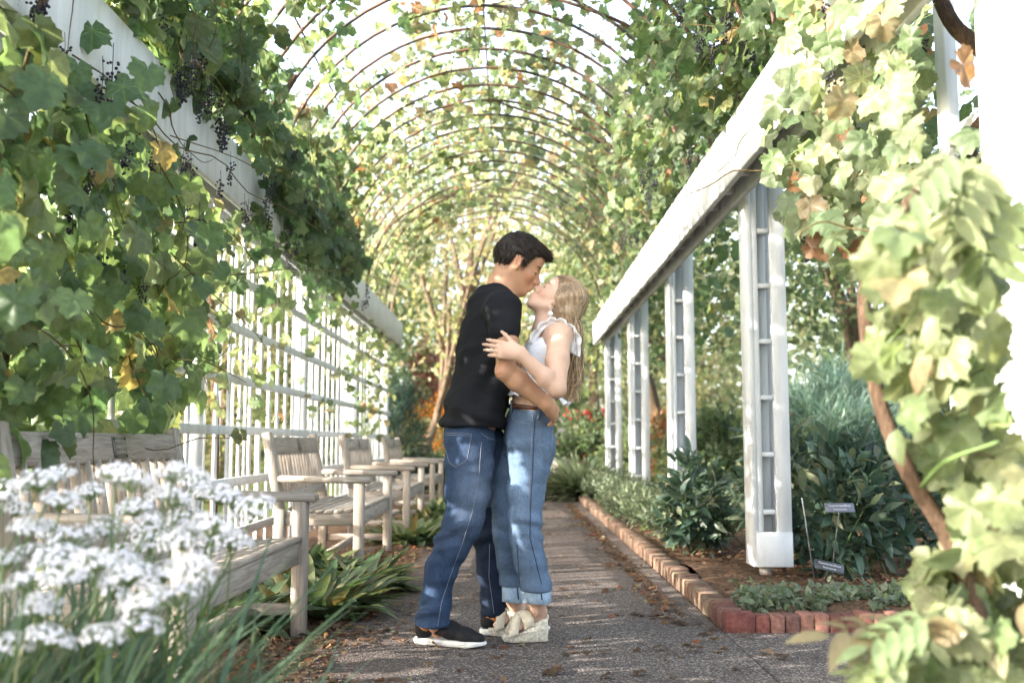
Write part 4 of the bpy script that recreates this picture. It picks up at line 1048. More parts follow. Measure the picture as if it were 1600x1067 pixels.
# accents at the tunnel's end
shrub('dark_evergreen', 'dark blue green evergreen at the end of the lattice', 'shrub', (-1.95, 16.7, 0), (0.62, 0.6, 1.0), 5200, 'needle', 'evergreen', LEAFTREE, (0.12, 0.25), None, 0, 6, stemmat=TREEBARK)
shrub('dark_bush', 'low dark leafy bush at the foot of the evergreen', 'shrub', (-1.35, 17.3, 0), (0.65, 0.5, 0.33), 2200, 'tree', 'tree_dark', LEAFTREE, (0.07, 0.13), None, 0, 4)
shrub('red_maple', 'rosy red leaved maple beside the man\'s back', 'shrub', (-1.85, 27.5, 0.3), (1.2, 1.0, 1.75), 4200, 'tree', 'red', LEAFTREE, (0.12, 0.2), None, 0, 5, stemmat=TREEBARK)
shrub('orange_flowers', 'bank of orange flowers below the red maple', 'flower', (-1.6, 23.5, 0.45), (1.0, 0.6, 0.85), 3000, 'tree', 'orange', LEAFTREE, (0.07, 0.12), None, 0, 4)
shrub('clipped_hedge', 'low pale hedge in front of the orange flowers', 'hedge', (-1.6, 22.2, 0.42), (1.5, 0.4, 0.5), 4000, 'tree', 'tree_gold', LEAFTREE, (0.05, 0.09), None, 0, 4)
shrub('crimson_flowers', 'crimson flowers standing behind the woman\'s hair', 'flower', (1.6, 20.6, 0.3), (0.7, 0.5, 0.65), 2000, 'tree', 'crimson', LEAFTREE, (0.08, 0.13), None, 0, 4)
gs = [((1.35, 18.0, 0), (0.65, 0.6, 0.62), 'tree_dark', 'leafy green bush beside the stone steps'), ((2.2, 17.2, 0.05), (0.8, 0.7, 0.6), 'tree', 'leafy green bush behind the farthest ladder post'), ((2.5, 14.5, .05), (0.6, 0.8, 0.55), 'tree', 'leafy green bush between the far ladder posts'),
      ((2.6, 12.2, .05), (0.7, 0.8, 0.6), 'tree_dark', 'leafy bush behind the third ladder post'), ((2.75, 9.7, .05), (0.5, 0.6, 0.50), 'tree', 'pale leafy bush with pink buds behind the second ladder post'), ((4.3, 9.0, .05), (0.8, 0.8, 0.45), 'tree', 'leafy bush in front of the glaucous shrub'), ((3.9, 7.4, .05), (0.6, 0.6, 0.45), 'tree_dark', 'leafy bush behind the peonies'),
      ((4.6, 13.6, .05), (1.3, 1.2, 0.9), 'tree', 'broad bush behind the rust-coloured shrub'), ((6.2, 15.5, .05), (1.5, 1.2, 1.3), 'tree_dark', 'tall dark bush behind the glaucous shrub')]
for loc, rad, pal, lab in gs:
    shrub('garden_bush', lab, 'shrub', loc, rad, 2600, 'tree', pal, LEAFTREE, (0.07, 0.14), 'bushes behind the ladder posts', 0, 4)
shrub('willow_shrub', 'rounded blue-grey fine leaved shrub beyond the ladder post', 'shrub', (3.45, 10.8, 0.05), (0.82, 0.8, 0.88), 9000, 'needle', 'glaucous', LEAFTREE, (0.14, 0.26), None, 0, 5, 0.6)
shrub('rust_shrub', 'small rust-coloured shrub at the foot of the glaucous shrub', 'shrub', (2.85, 10.6, 0.05), (0.26, 0.3, 0.55), 900, 'tree', 'rust', LEAFTREE, (0.06, 0.11), None, 0, 4)
shrub('rust_shrub', 'second rusty leaved shrub between the far ladder posts', 'shrub', (2.35, 15.6, 0.05), (0.35, 0.35, 0.7), 900, 'tree', 'rust', LEAFTREE, (0.07, 0.12), None, 0, 4)

# the far wood round the garden
n = 26000
a = U(-1.35, 1.35, n); d = U(42, 62, n); hh = 6.5 + 3.5 * np.sin(a * 9) * np.sin(a * 23 + 1) + U(-1, 1.5, n)
P = np.stack([d * np.sin(a), d * np.cos(a), hh * U(0, 1, n) ** 0.8], 1)
scatter(None, P, rand_unit(n), rand_unit(n) + np.array([-.4, -.2, .5]), U(0.5, 1.0, n), 'tree', 'tree', LEAFTREE, 0, stuff='far_wood')
# ---------------------------------------------------------------- people: smooth blends of tapered limbs, turned into one skin
class Field:
    def __init__(s, lo, hi, h):
        s.lo = np.array(lo, float); s.h = h
        s.n = np.ceil((np.array(hi, float) - s.lo) / h).astype(int) + 1
        s.a = np.full(s.n, 0.06, np.float32)
    def slab(s, lo, hi):
        i0 = np.clip(np.floor((np.array(lo) - s.lo) / s.h).astype(int), 0, s.n); i1 = np.clip(np.ceil((np.array(hi) - s.lo) / s.h).astype(int) + 1, 0, s.n)
        ax = [(s.lo[a] + s.h * np.arange(i0[a], i1[a])).astype(np.float32) for a in range(3)]
        return tuple(slice(i0[a], i1[a]) for a in range(3)), (ax[0][:, None, None], ax[1][None, :, None], ax[2][None, None, :])
    def put(s, f, lo, hi, k=0.015, mode='u'):
        p = k + 3 * s.h
        sl, q = s.slab(np.array(lo) - p, np.array(hi) + p)
        a = s.a[sl]
        if a.size == 0: return s
        b = f(*q).astype(np.float32)
        if mode == 'u':
            e = np.maximum(k - np.abs(a - b), 0) / k; s.a[sl] = np.minimum(a, b) - e * e * k * 0.25
        else:
            b = -b; e = np.maximum(k - np.abs(a - b), 0) / k; s.a[sl] = np.maximum(a, b) + e * e * k * 0.25
        return s
    def cone(s, p0, p1, r0, r1, k=0.015, flat=None, mode='u'):
        """tapered limb; flat = (axis, factor) widens it along an axis"""
        p0, p1 = np.array(p0, float), np.array(p1, float); d = p1 - p0; L = d @ d + 1e-12
        if flat is not None: n_ = np.array(flat[0], float); n_ /= np.linalg.norm(n_); g = 1 - 1 / flat[1]
        def f(x, y, z):
            t = np.clip(((x - p0[0]) * d[0] + (y - p0[1]) * d[1] + (z - p0[2]) * d[2]) / L, 0, 1)
            qx, qy, qz = x - p0[0] - t * d[0], y - p0[1] - t * d[1], z - p0[2] - t * d[2]
            if flat is not None:
                c = (qx * n_[0] + qy * n_[1] + qz * n_[2]) * g; qx, qy, qz = qx - c * n_[0], qy - c * n_[1], qz - c * n_[2]
            return np.sqrt(qx * qx + qy * qy + qz * qz) - (r0 + (r1 - r0) * t)
        m = max(r0, r1) * (flat[1] if flat else 1)
        return s.put(f, np.minimum(p0, p1) - m, np.maximum(p0, p1) + m, k, mode)
    def chain(s, pts, rad, k=0.015, flat=None):
        for i in range(len(pts) - 1): s.cone(pts[i], pts[i + 1], rad[i], rad[i + 1], k, flat)
        return s
    def ell(s, c, r, R=None, k=0.01, mode='u'):
        c, r = np.array(c, float), np.array(r, float); R = np.eye(3) if R is None else np.array(R)
        def f(x, y, z):
            q = [((x - c[0]) * R[0, i] + (y - c[1]) * R[1, i] + (z - c[2]) * R[2, i]) for i in range(3)]
            k0 = np.sqrt(sum((q[i] / r[i]) ** 2 for i in range(3))); k1 = np.sqrt(sum((q[i] / r[i] ** 2) ** 2 for i in range(3))) + 1e-9
            return k0 * (k0 - 1) / k1
        m = r.max(); return s.put(f, c - m, c + m, k, mode)
    def net(s):
        a = s.a; ins = a < 0
        nz = np.argwhere(ins); lo = np.maximum(nz.min(0) - 2, 0); hi = np.minimum(nz.max(0) + 3, a.shape)
        a = a[lo[0]:hi[0], lo[1]:hi[1], lo[2]:hi[2]]; ins = a < 0
        S = lambda o: tuple(slice(o_, n_ - 1 + o_) for o_, n_ in zip(o, a.shape))
        corners = [(i, j, k_) for i in (0, 1) for j in (0, 1) for k_ in (0, 1)]
        cnt = sum(ins[S(c)].astype(np.int8) for c in corners)
        idx = np.argwhere((cnt > 0) & (cnt < 8))
        vals = np.stack([a[idx[:, 0] + c[0], idx[:, 1] + c[1], idx[:, 2] + c[2]] for c in corners], 1)
        ca = np.array(corners, float); tot = np.zeros((len(idx), 3)); num = np.zeros((len(idx), 1))
        for i in range(8):
            for j in range(i + 1, 8):
                if abs(ca[i] - ca[j]).sum() != 1: continue
                x = (vals[:, i] < 0) != (vals[:, j] < 0)
                t = np.where(x, vals[:, i] / np.where(x, vals[:, i] - vals[:, j], 1), 0)[:, None]
                tot += np.where(x[:, None], ca[i] + t * (ca[j] - ca[i]), 0); num += x[:, None]
        V = s.lo + s.h * (lo + idx + tot / np.maximum(num, 1))
        vid = np.full(cnt.shape, -1, np.int32); vid[tuple(idx.T)] = np.arange(len(idx))
        Q = []
        for ax in range(3):
            b, c = (ax + 1) % 3, (ax + 2) % 3
            A = np.take(ins, range(a.shape[ax] - 1), ax); B = np.take(ins, range(1, a.shape[ax]), ax)
            e = np.argwhere(A != B); e = e[(e[:, b] > 0) & (e[:, c] > 0) & (e[:, b] < a.shape[b] - 1) & (e[:, c] < a.shape[c] - 1)]
            def g(db, dc):
                q = e.copy(); q[:, b] -= db; q[:, c] -= dc; return vid[tuple(q.T)]
            q = np.stack([g(1, 1), g(0, 1), g(0, 0), g(1, 0)], 1)
            fl = ~A[tuple(e.T)]; q[fl] = q[fl][:, ::-1]; Q.append(q)
        Q = np.concatenate(Q); Q = Q[(Q >= 0).all(1)]
        return V, Q

def smooth_np(V, Q, it=1, f=0.5):
    for _ in range(it):
        s = np.zeros_like(V); n = np.zeros((len(V), 1))
        for a, b in ((0, 1), (1, 2), (2, 3), (3, 0)):
            np.add.at(s, Q[:, a], V[Q[:, b]]); np.add.at(n, Q[:, a], 1)
            np.add.at(s, Q[:, b], V[Q[:, a]]); np.add.at(n, Q[:, b], 1)
        V = V + f * (s / np.maximum(n, 1) - V)
    return V
def vnormals(V, Q):
    n = np.cross(V[Q[:, 2]] - V[Q[:, 0]], V[Q[:, 3]] - V[Q[:, 1]]); N = np.zeros_like(V)
    for a in range(4): np.add.at(N, Q[:, a], n)
    return norm(N)
def folds(V, Q, fn):
    """displace along the normals by fn(V)"""
    return V + vnormals(V, Q) * fn(V)[:, None]
def nz3(V, sc_, seed=0.0):
    return np.array([noise.noise(Vector((p[0] * sc_[0] + seed, p[1] * sc_[1], p[2] * sc_[2]))) for p in V])
def skin_obj(name, V, Q, mat, parent, tint):
    return obj(name, make_mesh(name, V, Q, True, tint), mat, parent)

PX = 1 / 363.0
TALL = 1.047                       # the couple is modelled at 1.79 m and grown to 1.87 m when it is stood on the path
Z0 = CAM_H * (1 - 1 / TALL)
def stand(root):
    root.location = Vector(root.location) * TALL + Vector((0, 0, CAM_H * (1 - TALL))); root.scale = (TALL,) * 3
def head(F, C, fw, up, s=1.0, fem=False):
    fw, up = np.array(fw, float), np.array(up, float); fw /= np.linalg.norm(fw); up = up - fw * (up @ fw); up /= np.linalg.norm(up)
    sd = np.cross(up, fw); R = np.stack([fw, up, sd], 1); C = np.array(C, float)
    p = lambda f, u, l=0.0: C + R @ (np.array([f, u, l]) * s)
    e = lambda c, r, k=0.01, mode='u': F.ell(p(*c), np.array(r) * s, R, k, mode)
    c = lambda a, b, r0, r1, k=0.012: F.cone(p(*a), p(*b), r0 * s, r1 * s, k)
    e((-.014, .022, 0), (.098, .094, .076)); e((.034, -.030, 0), (.060, .085, .060), 0.02)
    j = 0.9 if fem else 1.0
    for l in (-1, 1):
        c((-.008, -.052, .054 * l), (.058, -.104, .022 * l), .017, .016 * j, 0.02)
        e((.058, -.032, .036 * l), (.026, .026, .022), 0.015)
        e((.097, -.047, .012 * l), (.010, .008, .007), 0.006)
    c((.074, -.111, -.006), (.074, -.111, .006), .0165 * j, .0165 * j, 0.02)
    c((.060, -.085, 0), (.080, -.080, 0), .03, .018, 0.02)
    c((.080, .014, -.030), (.080, .014, .030), .014, .014, 0.015)
    e((.066, .045, 0), (.034, .034, .055), 0.02)
    c((.090, .004, 0), (.113, -.042, 0), .0075, .0115 * (0.9 if fem else 1), 0.01)
    c((.100, -.050, 0), (.094, -.070, 0), .008, .009, 0.008)
    for l in (-1, 1):
        F.ell(p(.094, -.006, .031 * l), np.array((.013, .010, .015)) * s, R, 0.014, 's')
        e((.077, -.008, .031 * l), (.0135, .0125, .0145), 0.004)
    e((.097, -.0745, 0), (.0085, .0052, .021), 0.004); e((.095, -.0855, 0), (.0085, .006, .019), 0.004)
    for l in (-1, 1):
        a = 0.35; Re = R @ np.array([[math.cos(.25), -math.sin(.25), 0], [math.sin(.25), math.cos(.25), 0], [0, 0, 1]]) @ np.array([[math.cos(a * l), 0, -math.sin(a * l)], [0, 1, 0], [math.sin(a * l), 0, math.cos(a * l)]])
        F.ell(p(-.012, -.010, .076 * l), np.array((.019, .032, .0085)) * s, Re, 0.005)
        F.ell(p(-.008, -.006, .084 * l), np.array((.010, .019, .006)) * s, Re, 0.004, 's')
        F.ell(p(.0, -.034, .074 * l), np.array((.008, .009, .006)) * s, R, 0.006)
    def loc(V): return ((V - C) @ R) / s
    return p, loc, R

def face_tint(V, loc, skin, lip, brow, lash):
    q = loc(V); n = len(V); T = np.concatenate([np.repeat(np.array([skin]), n, 0), np.ones((n, 1))], 1)
    def blend(m, col): T[:, :3] = T[:, :3] * (1 - m[:, None]) + np.array(col) * m[:, None]
    near = np.abs(q).max(1) < 0.16
    g = lambda c, r: np.exp(-(((q - np.array(c)) / np.array(r)) ** 2).sum(1) ** 2) * near
    for l in (-1, 1):
        blend(0.45 * g((.06, -.04, .045 * l), (.03, .025, .025)), (skin[0] * 1.02, skin[1] * 0.72, skin[2] * 0.66))
        blend(0.95 * g((.088, .0165, .036 * l), (.018, .0055, .023)), brow)
        blend(0.95 * g((.087, -.0140, .034 * l), (.016, .0036, .017)), lash)
        blend(0.35 * g((-.01, -.01, .08 * l), (.02, .03, .02)), (skin[0], skin[1] * 0.72, skin[2] * 0.66))
    blend(0.4 * g((.115, -.042, 0), (.014, .014, .014)), (skin[0], skin[1] * 0.75, skin[2] * 0.7))
    blend(0.9 * g((.1, -.080, 0), (.016, .0085, .022)), lip)
    return T

def hand(F, w, d, n, s, size=1.0, curl=0.5, spread=0.12, k=0.006, fr=0.0082):
    """palm and five fingers: w wrist, d towards the fingers, n palm normal, s towards the thumb"""
    w, d, n, s = (np.array(a, float) for a in (w, d, n, s)); d /= np.linalg.norm(d); n = n - d * (n @ d); n /= np.linalg.norm(n); s = np.cross(d, n) * np.sign(np.cross(d, n) @ s)
    z = size
    kn = [(0.086, 0.030), (0.092, 0.010), (0.088, -0.010), (0.079, -0.028)]
    for a, b in kn: F.cone(w + s * b * 0.45 * z, w + (d * a + s * b) * z, 0.016 * z, 0.0115 * z, 0.012)
    F.cone(w - d * 0.01, w + d * 0.05 * z, 0.022 * z, 0.024 * z, 0.015, (s, 1.35))
    for i, (L, (a, b)) in enumerate(zip((0.070, 0.078, 0.073, 0.058), kn)):
        p = w + (d * a + s * b) * z; ang = curl * (0.5 + 0.08 * i); dd = d + s * spread * (1.2 - i * 0.8)
        dd /= np.linalg.norm(dd)
        for q, fL in enumerate((0.46, 0.30, 0.26)):
            dr = dd * math.cos(ang) + n * math.sin(ang); e = p + dr * L * fL * z
            F.cone(p, e, fr * z * (1.06 - 0.1 * q), fr * z * (0.97 - 0.11 * q), k); p = e; ang += curl * 0.75
    p = w + (d * 0.022 + s * 0.022) * z; dr = d * 0.62 + s * 0.72 + n * 0.2; dr /= np.linalg.norm(dr)
    F.cone(w + s * 0.008, p + dr * 0.018 * z, 0.017 * z, 0.0135 * z, 0.012); p = p + dr * 0.012 * z
    for q, L in enumerate((0.036, 0.030, 0.026)):
        dr = dr + d * 0.16 + n * 0.15; dr /= np.linalg.norm(dr); e = p + dr * L * z
        F.cone(p, e, fr * z * (1.35 - 0.15 * q), fr * z * (1.2 - 0.18 * q), k); p = e

SKIN = m_tint('skin', 0.5, 0.35, 0.11, 14, 0.10, sss=0.12, bscale=300)
CLOTH = m_tint('cotton_jersey', 0.9, 0.1, 0.12, 160, 0.25, bscale=500)
BLOUSE = m_tint('crinkled_cotton', 0.85, 0.15, 0.06, 60, 0.5, bscale=90)
k = NT('denim'); o = k.obj()
tw = k.noise(k.map(o, (420, 420, 80)), 1, 2); wear = k.noise(k.map(o, (11, 11, 7)), 1, 7, 0.7, 0.6)
dc = k.mix(1.0, k.attr('tint').outputs['Color'], k.ramp(wear, (0.3, 0.75), (0.7, 1.3)), 'MULTIPLY')
dc = k.mix(1.0, dc, k.ramp(tw, (0.3, 0.75), (0.7, 1.25)), 'MULTIPLY')
k.bump(k.math('ADD', tw, k.math('MULTIPLY', k.noise(k.map(o, (12, 12, 30)), 1, 3), 2.5)), 0.35, 0.004)
DENIM = k.fin(dc, 0.88, 0.12)
STITCHB = m_plain('denim_loop', (0.10, 0.15, 0.23), 0.9)
STITCH = m_plain('pale_stitching', (0.20, 0.21, 0.24), 0.8)
STITCHD = m_plain('dark_seam', (0.035, 0.05, 0.085), 0.9)
HAIRD = m_tint('dark_brown_hair', 0.5, 0.25, 0.45, 1, 0.5, bscale=1, stretch=(45, 160, 120))
HAIRB = m_tint('blond_hair', 0.4, 0.5, 0.25, 90, 0.0)
LEATHER = m_plain('brown_leather', (0.075, 0.035, 0.022), 0.5, 0.35, var=0.3, scale=40)
TAN = m_plain('tan_leather', (0.42, 0.18, 0.06), 0.6)
SHOEBLK = m_plain('black_nubuck', (0.012, 0.012, 0.014), 0.75, 0.2, var=0.3, scale=120, bump=0.2)
RUBBER = m_plain('white_sole', (0.62, 0.62, 0.6), 0.6)
k = NT('woven_straw'); o = k.obj()
wv = k.math('MULTIPLY', k.math('SINE', k.math('MULTIPLY', k.n('SeparateXYZ').outputs[2], 1)), 1)
STRAW = m_plain('woven_straw', (0.60, 0.53, 0.40), 0.8, 0.2, var=0.18, scale=220, bump=0.3)
JUTE = m_plain('braided_jute', (0.60, 0.54, 0.43), 0.85, 0.15, var=0.35, scale=90, bump=0.9)
SILVER = m_plain('silver', (0.7, 0.7, 0.7), 0.25, 0.5, 1.0)
SHELL = m_plain('shell_disc', (0.75, 0.74, 0.72), 0.3, 0.5, var=0.2, scale=200)

# ======== the man
YM = 4.30
man = thing('person', 'man in black t-shirt and blue jeans bending to kiss the woman', 'person', (W(735, 1000, YM).x, YM, Z0))
P = lambda x, y, Y=YM: np.array(W(x, y, Y))
skinM = (0.47, 0.255, 0.155)
B_ = Field((-0.55, 3.80, -0.02), (0.36, 4.85, 1.86), 0.0036)
mf = np.array([0.93, 0.30, 0]); ms = np.array([0.30, -0.93, 0])          # torso: forward, towards his right shoulder
hf = np.array([math.cos(math.radians(27)), 0.10, -math.sin(math.radians(27))])
CM = P(811, 411)
pM, locM, RM = head(B_, CM, hf, (math.sin(math.radians(27)), 0, math.cos(math.radians(27))))
# neck, trunk, legs under the clothes
B_.cone(pM(-.030, -.045), P(776, 462), .056, .066, 0.03)
B_.cone(pM(-.005, -.060), P(788, 462), .046, .055, 0.03)
lat = (ms, 1.65)
B_.chain([P(770, 480), P(764, 520), P(757, 590), P(745, 655), P(738, 700)], [.070, .086, .080, .078, .070], 0.03, lat)
B_.chain([P(735, 705, 4.23), P(732, 770, 4.2), P(714, 838, 4.18), P(688, 895, 4.18), P(679, 970, 4.18)], [.068, .058, .048, .042, .036], 0.02)
B_.chain([P(748, 700, 4.41), P(762, 838, 4.42), P(771, 900, 4.43), P(774, 965, 4.43)], [.062, .048, .040, .034], 0.02)
for a_, b_, c_ in ((G(651, 1004, Z0), G(760, 1013, Z0), P(679, 970, 4.18)), (G(752, 991, Z0), G(860, 987, Z0), P(774, 965, 4.43))):
    B_.cone(c_, np.array(a_) * .7 + np.array(b_) * .3 + np.array([0, 0, .055]), .033, .028, 0.02)
shR, elR, wrR = P(786, 482, 4.12), P(790, 579, 4.00), P(853, 630, 4.06)
B_.chain([P(772, 474), shR, P(790, 530, 4.05), elR], [.06, .060, .046, .038], 0.02)
B_.chain([elR, elR * .72 + wrR * .28, wrR], [.038, .041, .028], 0.015, ((0.5, 0.1, 0.7), 1.1))
B_.cone(elR + np.array([-.010, -.008, -.004]), elR + np.array([-.010, -.008, -.004]), .026, .026, 0.02)
hand(B_, wrR + np.array([.004, 0, -.002]), (0.42, 0.78, -0.46), (-0.9, 0.3, 0.1), (0.2, 0.3, 1.0), 1.0, 0.55)
shL, elL, wrL = P(758, 484, 4.46), P(806, 562, 4.60), P(872, 600, 4.47)
B_.chain([P(768, 474), shL, elL], [.06, .06, .043], 0.02); B_.chain([elL, wrL], [.042, .029], 0.015)
hand(B_, wrL, (0.3, -0.9, 0.1), (-0.95, -.2, 0), (0, 0, 1), 1.0, 0.4)
V, Q = B_.net(); V = smooth_np(V, Q, 1, 0.35)
T = face_tint(V, locM, skinM, (0.42, 0.17, 0.13), (0.035, 0.022, 0.015), (0.04, 0.022, 0.016))
el = np.exp(-((V - (elR + np.array([-.02, -.03, 0]))) ** 2).sum(1) / 0.022 ** 2)
T[:, :3] = T[:, :3] * (1 - .4 * el[:, None]) + .4 * el[:, None] * np.array((0.52, 0.2, 0.13))
bodyM = skin_obj('body', V, Q, SKIN, man, T)
del B_
# hair
def hair_cap(F, p, R, s, HL, extra):
    C = p(0, 0); lo, hi = C - 0.2, C + 0.2
    F.ell(p(-.014, .026), np.array((.110, .106, .087)) * s, R, 0.01)
    for c, r in extra: F.ell(p(*c), np.array(r) * s, R, 0.02)
    xs, ys = zip(*HL)
    def f(x, y, z):
        q = [((x - C[0]) * R[0, i] + (y - C[1]) * R[1, i] + (z - C[2]) * R[2, i]) / s for i in range(3)]
        return np.interp(q[0], xs, ys) * -1 * -1 * 1.0 - q[1] if False else (q[1] - np.interp(q[0], xs, ys))
    F.put(lambda x, y, z: f(x, y, z) * s, lo, hi, 0.008, 's2') if False else None
    sl, q = F.slab(lo, hi); b = -(f(*q) * s).astype(np.float32); a = F.a[sl]; kk = 0.008
    e = np.maximum(kk - np.abs(a - b), 0) / kk; F.a[sl] = np.maximum(a, b) + e * e * kk * .25
    return F
C0 = np.array(CM)
H_ = Field(C0 - 0.17, C0 + 0.19, 0.003)
HLM = [(-.13, -.082), (-.045, -.080), (-.036, -.01), (-.030, .018), (.006, .024), (.014, -.012), (.026, -.012), (.036, .028), (.052, .046), (.075, .060), (.13, .068)]
hair_cap(H_, pM, RM, 1.0, HLM, [((.045, .078, 0), (.062, .040, .062)), ((.088, .082, 0), (.030, .020, .045))])
V, Q = H_.net()
V = folds(V, Q, lambda v: 0.0035 * nz3(locM(v), (18, 60, 60)))
hM = skin_obj('hair', V, Q, HAIRD, man, np.repeat(np.array([[0.014, 0.0095, 0.0075, 1]]), len(V), 0))
m = MB(); hs_ = []; Vh = V; Nh = vnormals(V, Q); sel = rng.integers(0, len(V), 1500)
for i in sel:
    p0 = Vh[i]; n0 = Nh[i]; q = locM(p0[None])[0]
    flow = RM @ np.array([0.8 if q[1] > 0.05 else 0.25, -0.3 if q[1] > .05 else -0.9, rng.normal(0, .25)]); flow -= n0 * (flow @ n0); flow = norm(flow)
    L = rng.uniform(0.014, 0.034); shade = rng.uniform(.6, 2.4); hs_.append(np.repeat(np.array([[0.018 * shade, 0.0125 * shade, 0.0095 * shade, 1]]), 9, 0))
    m.tube([p0 - n0 * .001, p0 + flow * L * .5 + n0 * .003, p0 + flow * L + n0 * .001], [.0013, .0011, .0003], 3, False)
me = m.mesh('hair_strands', True); tn = np.concatenate(hs_)
a = me.attributes.new('tint', 'FLOAT_COLOR', 'POINT'); a.data.foreach_set('color', tn.astype(np.float32).ravel())
obj('strands', me, HAIRD, hM, kind='stuff')

# t-shirt
S_ = Field((-0.50, 3.90, 0.82), (0.16, 4.75, 1.60), 0.005)
S_.chain([P(769, 462), P(768, 482)], [.058, .085], 0.03, (ms, 1.5))
S_.chain([P(767, 484), P(762, 520), P(757, 560), P(753, 600), P(742, 640), P(736, 668)], [.094, .112, .112, .116, .128, .134], 0.03, (ms, 1.50))
S_.cone(P(772, 474), P(786, 484, 4.12), .078, .077, 0.03); S_.chain([P(786, 484, 4.12), P(789, 516, 4.06)], [.078, .064], 0.02)
S_.chain([P(768, 474), shL, shL * .6 + elL * .4], [.07, .070, .066], 0.06)
cut = P(736, 668)
def below(x, y, z): return (z - cut[2]) + 0.06 * (x - cut[0]) + 0 * y
S_.put(below, (-.6, 3.8, .7), (.2, 4.8, cut[2]), 0.006, 's')
S_.cone(pM(-.02, -.06), pM(-.075, -.16), .064, .052, 0.004, None, 's')
V, Q = S_.net(); V = smooth_np(V, Q, 1, 0.4)
def mfold(v):
    d = 0.010 * nz3(v, (6, 6, 13), 3) + 0.004 * nz3(v + .35 * v[:, [2, 0, 1]], (9, 9, 30), 9)
    w = np.clip((v[:, 2] - 0.86) / 0.1, 0.4, 1); x, y, _ = px_of(v)
    d += 0.009 * np.sin((x + 0.55 * y) / 8.0 + 2 * nz3(v, (6, 6, 6), 1)) * np.exp(-((x - 750) / 60) ** 2 - ((y - 600) / 60) ** 2)
    d += 0.007 * np.sin((y - 0.4 * x) / 6.0) * np.exp(-((y - 655) / 25) ** 2)
    return d * w
V = folds(V, Q, mfold)
shirt = skin_obj('t_shirt', V, Q, CLOTH, man, np.repeat(np.array([[0.0135, 0.014, 0.0165, 1]]), len(V), 0))

# jeans
J_ = Field((-0.52, 3.95, 0.06), (0.14, 4.72, 1.02), 0.005)
J_.cone(P(733, 650), P(732, 690), .098, .104, 0.03, (ms, 1.5))
def leg(F, pts, k=0.03):
    for (x0, y0, Y0, w0), (x1, y1, Y1, w1) in zip(pts, pts[1:]): F.cone(P(x0, y0, Y0), P(x1, y1, Y1), w0 * PX / 2, w1 * PX / 2, k)
leg(J_, [(734, 695, 4.24, 78), (733, 725, 4.22, 70), (731, 770, 4.2, 66), (723, 817, 4.18, 56), (707, 852, 4.18, 51), (690, 888, 4.18, 45), (680, 945, 4.18, 44), (676, 972, 4.18, 46), (676, 985, 4.18, 47)])
leg(J_, [(756, 695, 4.38, 74), (764, 770, 4.41, 62), (766, 838, 4.42, 52), (770, 890, 4.42, 46), (773, 940, 4.43, 42), (774, 970, 4.43, 44)])
zh = P(678, 977, 4.18)[2]; J_.put(lambda x, y, z: z - zh + 0 * x + 0 * y, (-.6, 3.9, 0), (.2, 4.8, zh), 0.004, 's')
V, Q = J_.net(); V = smooth_np(V, Q, 1, 0.4)
def jfold(v):
    x, y, _ = px_of(v); d = 0.006 * nz3(v, (9, 9, 14), 5) + 0.0035 * nz3(v + .3 * v[:, [2, 0, 1]], (10, 10, 34), 8)
    gate = np.clip(0.35 + 1.3 * nz3(v, (7, 7, 7), 21), 0, 1)
    for c, w, a in ((842, 26, .010), (960, 20, .009), (735, 16, .006), (790, 22, .003)): d += gate * a * np.sin((y + 0.35 * x) / 4.6 + 2 * nz3(v, (8, 8, 8), c)) * np.exp(-((y - c) / w) ** 2)
    return d
V = folds(V, Q, jfold)
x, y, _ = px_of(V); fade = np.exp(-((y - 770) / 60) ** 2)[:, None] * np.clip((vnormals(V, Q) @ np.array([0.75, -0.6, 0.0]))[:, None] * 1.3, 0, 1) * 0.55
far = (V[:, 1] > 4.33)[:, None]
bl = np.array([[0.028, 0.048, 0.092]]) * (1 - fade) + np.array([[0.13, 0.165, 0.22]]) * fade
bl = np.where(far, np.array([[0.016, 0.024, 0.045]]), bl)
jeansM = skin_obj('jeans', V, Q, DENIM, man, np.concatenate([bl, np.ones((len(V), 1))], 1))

def bvh_of(o): return BVHTree.FromPolygons([v.co + o.matrix_local.translation + WM[o.parent].translation for v in o.data.vertices], [tuple(p.vertices) for p in o.data.polygons])
def stitch(bvh, pts, name, parent, mat, r=0.0016, Yn=3.6, lift=0.001, closed=False):
    """a sewn line laid on the cloth"""
    pts = [np.array(p, float) for p in pts]; out = []
    for a, b in zip(pts, pts[1:]):
        for t in np.linspace(0, 1, max(2, int(np.hypot(*(b - a)) / 4)), endpoint=False): out.append(a + (b - a) * t)
    out.append(pts[-1]); pos = []
    for x, y in out:
        d = (W(x, y, Yn + 1) - W(x, y, Yn)).normalized(); h = bvh.ray_cast(W(x, y, Yn), d)
        if h[0] is not None: pos.append(h[0] + h[1] * lift * (1 if h[1].dot(d) < 0 else -1))
    if len(pos) > 2: MB().tube(pos, r, 5).build(name, mat, parent, smooth=True)
bJ = bvh_of(jeansM)
stitch(bJ, [(752, 690), (748, 745), (738, 800), (722, 850), (703, 900), (690, 940), (683, 983)], 'side_seam', jeansM, STITCH, 0.0010)
stitch(bJ, [(691, 676), (737, 678), (730, 718), (712, 730), (702, 722), (694, 694)], 'back_pocket', jeansM, STITCH, 0.0010)
stitch(bJ, [(693, 679), (736, 681)], 'pocket_hem', jeansM, STITCH, 0.0011)
stitch(bJ, [(751, 676), (762, 684), (775, 688)], 'front_pocket', jeansM, STITCH, 0.0010)
stitch(bJ, [(765, 850), (764, 900), (772, 958)], 'side_seam', jeansM, STITCH, 0.0012)

